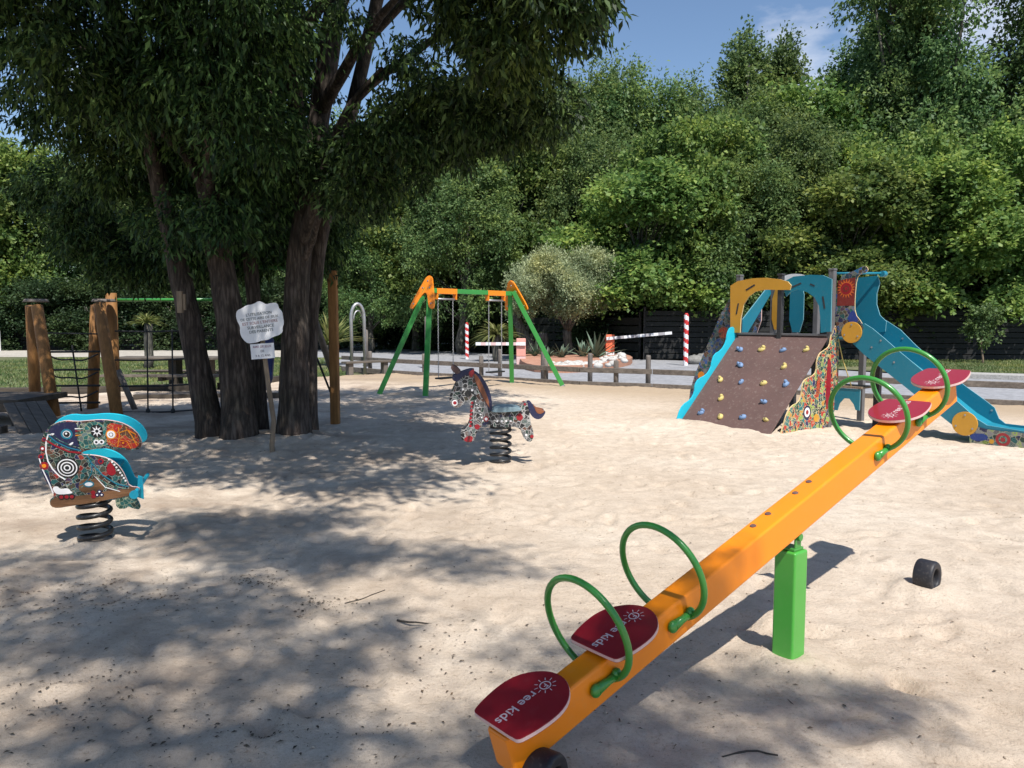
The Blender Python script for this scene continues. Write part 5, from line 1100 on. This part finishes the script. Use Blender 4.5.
# metal arch
pa = at(352, 372); pc = at(365, 371.5)
ar = thing('metal_arch', 'tall narrow galvanised metal arch by the road fence', 'arch', (pa.x, pa.y, 0)); dx = pc - pa
pts = [(0, 0, -.15), (0, 0, 1.6)] + [(dx.x * (.5 - .5 * math.cos(a)), dx.y * (.5 - .5 * math.cos(a)), 1.6 + .42 * math.sin(a)) for a in [math.pi * i / 10 for i in range(1, 10)]] + [(dx.x, dx.y, 1.6), (dx.x, dx.y, -.15)]
MB().tube(pts, .05, 12).build('hoop', M_steel, ar)
pts2 = [(x * .0 + (x - dx.x / 2) * .66 + dx.x / 2, y + .06, 1.42 + (z - 1.45) * .7) for x, y, z in pts[1:-1]]; MB().tube(pts2, .022, 8).build('inner_hoop', M_steel, ar)
pe = at(367, 364); o = MB().tube([(0, 0, -.2), (0, 0, 1.15), (0, 0, 1.2)], [.05, .05, .02], 10).build('marker_post', M_post); o.location = (pe.x, pe.y, 0); tag(o, 'slim grey marker post beside the metal arch', 'post')
pe = at(427, 366); o = MB().tube([(0, 0, -.2), (0, 0, 1.62), (0, 0, 1.65)], [.07, .07, .05], 10).build('marker_post', M_post); o.location = (pe.x, pe.y, 0); tag(o, 'tall grey post behind the near left swing leg', 'post')
# plank bench
p0 = at(348, 375); p1 = at(386, 373); bn = thing('bench', 'backless grey plank bench on the grass below the metal arch', 'bench', (p0.x, p0.y, -.02)); dd = p1 - p0; q = math.atan2(dd.y, dd.x); bn.rotation_euler = (0, 0, q)
MB().box((dd.length / 2, 0, .37), (dd.length + .25, .32, .055)).build('seat', M_plank, bn, .008)
for x_ in (.05, dd.length - .05): MB().box((x_, 0, .16), (.14, .2, .38)).build('leg', M_post, bn, .008)
# picnic table on the lawn
p = at(165, 392); pt = thing('picnic_table', 'long grey picnic table on the lawn left of the trunks', 'table', (p.x, p.y + .8, -.1)); 
b = MB()
for i in range(4): b.box((-.1, -.3 + .2 * i, .80), (2.6, .185, .05))
b.build('tabletop', M_plank, pt, .006)
for y_ in (-.75, .75): MB().box((-.1, y_, .45), (2.6, .26, .05)).build('seat', M_plank, pt, .006)
for x_ in (-.1, 0.65):
    MB().box((x_, 0, .4), (.18, .35, .84)).build('leg', M_dplank, pt, .006); MB().box((x_, 0, .38), (.09, 1.6, .09)).build('crossbeam', M_dplank, pt, .004)
# litter bin and white house far left
hs = thing('house', 'white-walled house glimpsed at the far left edge', 'building', (-30.1, 42.8, -.1))
MB().box((0, 0, 1.7), (5.2, 4, 3.6)).build('wall', M_bldg, hs); MB().box((0, 0, 3.65), (5.8, 4.6, .3)).build('roof', M_stone, hs)
for x_ in (.6, 1.7): w = MB().box((x_, -2.02, 1.5), (.7, .06, 1.1)).build('window', M_grey, hs); MB().box((x_, -2.06, 1.5), (.6, .02, 1.0)).build('pane', M_black, w)
for i in range(6): MB().box((2.6 + i * .2, -2.4, .5), (.05, .05, 1.1)).build('baluster', M_bldg, hs)

# ---------------------------------------------------------------- litter on the sand, sticks
def litter():
    rg = np.random.default_rng(77); P_ = []
    for (px, py, sx, sy, n) in [(110, 598, 60, 12, 420), (260, 580, 16, 4, 260), (300, 600, 170, 60, 260), (420, 690, 150, 60, 220), (60, 690, 60, 30, 240), (318, 606, 22, 5, 160), (250, 740, 90, 20, 260), (20, 610, 50, 16, 200), (560, 640, 120, 70, 160), (230, 450, 70, 12, 500), (60, 470, 60, 10, 400), (800, 650, 180, 80, 110), (700, 460, 250, 40, 90), (400, 470, 90, 30, 150)]:
        for _ in range(n):
            x, y = rg.normal(px, sx), rg.normal(py, sy)
            if y < 425: continue
            g = at(x, y); P_.append((g.x, g.y))
    P_ = np.array(P_); k = len(P_); q = rg.uniform(0, 6.28, k); l = .003 + .012 * rg.random(k) ** 2.2; w = l * rg.uniform(.2, .5, k); z = sand_h(P_[:, 0], P_[:, 1]) + dents(P_[:, 0].copy(), P_[:, 1].copy()) + .004
    d = np.stack([np.cos(q), np.sin(q)], -1); e = np.stack([-np.sin(q), np.cos(q)], -1)
    mk = lambda a, b, dz: np.concatenate([P_ + d * (l * a)[:, None] + e * (w * b)[:, None], (z + dz * l)[:, None]], 1)
    V = np.stack([mk(-1, 0, .0), mk(0, 1, .35), mk(1, 0, .1), mk(0, -1, .25)], 1).reshape(-1, 3)
    o = bpy.data.objects.new('leaf_litter', np_mesh('leaf_litter', V, np.arange(len(V)).reshape(-1, 4), M_litter)); C.objects.link(o); o['kind'] = 'stuff'; o['label'] = 'scattered dry leaf crumbs on the sand'; o['category'] = 'leaf litter'
litter()
def pebbles():
    rg = np.random.default_rng(5); n = 5000; x = rg.uniform(-5, 7, n); y = 1.9 + 9 * rg.random(n) ** 1.6; r_ = .003 + .007 * rg.random(n) ** 2; z = sand_h(x, y) + dents(x, y) + r_ * .3
    octv = np.array([(1, 0, 0), (0, 1, 0), (-1, 0, 0), (0, -1, 0), (0, 0, .7), (0, 0, -.7)]); octf = np.array([(0, 1, 4), (1, 2, 4), (2, 3, 4), (3, 0, 4), (1, 0, 5), (2, 1, 5), (3, 2, 5), (0, 3, 5)])
    V = (np.stack([x, y, z], -1)[:, None, :] + octv[None] * r_[:, None, None] * rg.uniform(.7, 1.3, (n, 6, 1))).reshape(-1, 3); F = (octf[None] + (np.arange(n) * 6)[:, None, None]).reshape(-1, 3)
    o = bpy.data.objects.new('sand_clods', np_mesh('sand_clods', V, F, M_sand)); C.objects.link(o); o['kind'] = 'stuff'; o['label'] = 'small clods and grit lying on the sand'; o['category'] = 'grit'
pebbles()
def stick(px0, py0, px1, py1, r_, label, bend=0):
    a = at(px0, py0); c = at(px1, py1); pts = []
    for i in range(7):
        s = i / 6; p = a.lerp(c, s); n_ = Vector((-(c - a).y, (c - a).x, 0)) * bend * math.sin(math.pi * s); p = p + n_; pts.append(Vector((p.x, p.y, zs(p.x, p.y) + r_ * .8)))
    o = MB().tube(pts, [r_ * (1 - .07 * i) for i in range(7)], 7, wob=.1).build('twig', M_dplank); tag(o, label, 'twig', 'twigs on the sand')
stick(397, 623, 434, 627, .006, 'short dark twig in the dappled sand left of the seesaw seats')
stick(722, 757, 778, 755, .005, 'thin curved twig at the bottom edge right of the seesaw', .12)
stick(345, 605, 385, 592, .004, 'fine straight twig in a sunlit patch of the foreground')
stick(788, 660 + 35, 800, 708, .003, 'tiny twig on the sand below the green post')
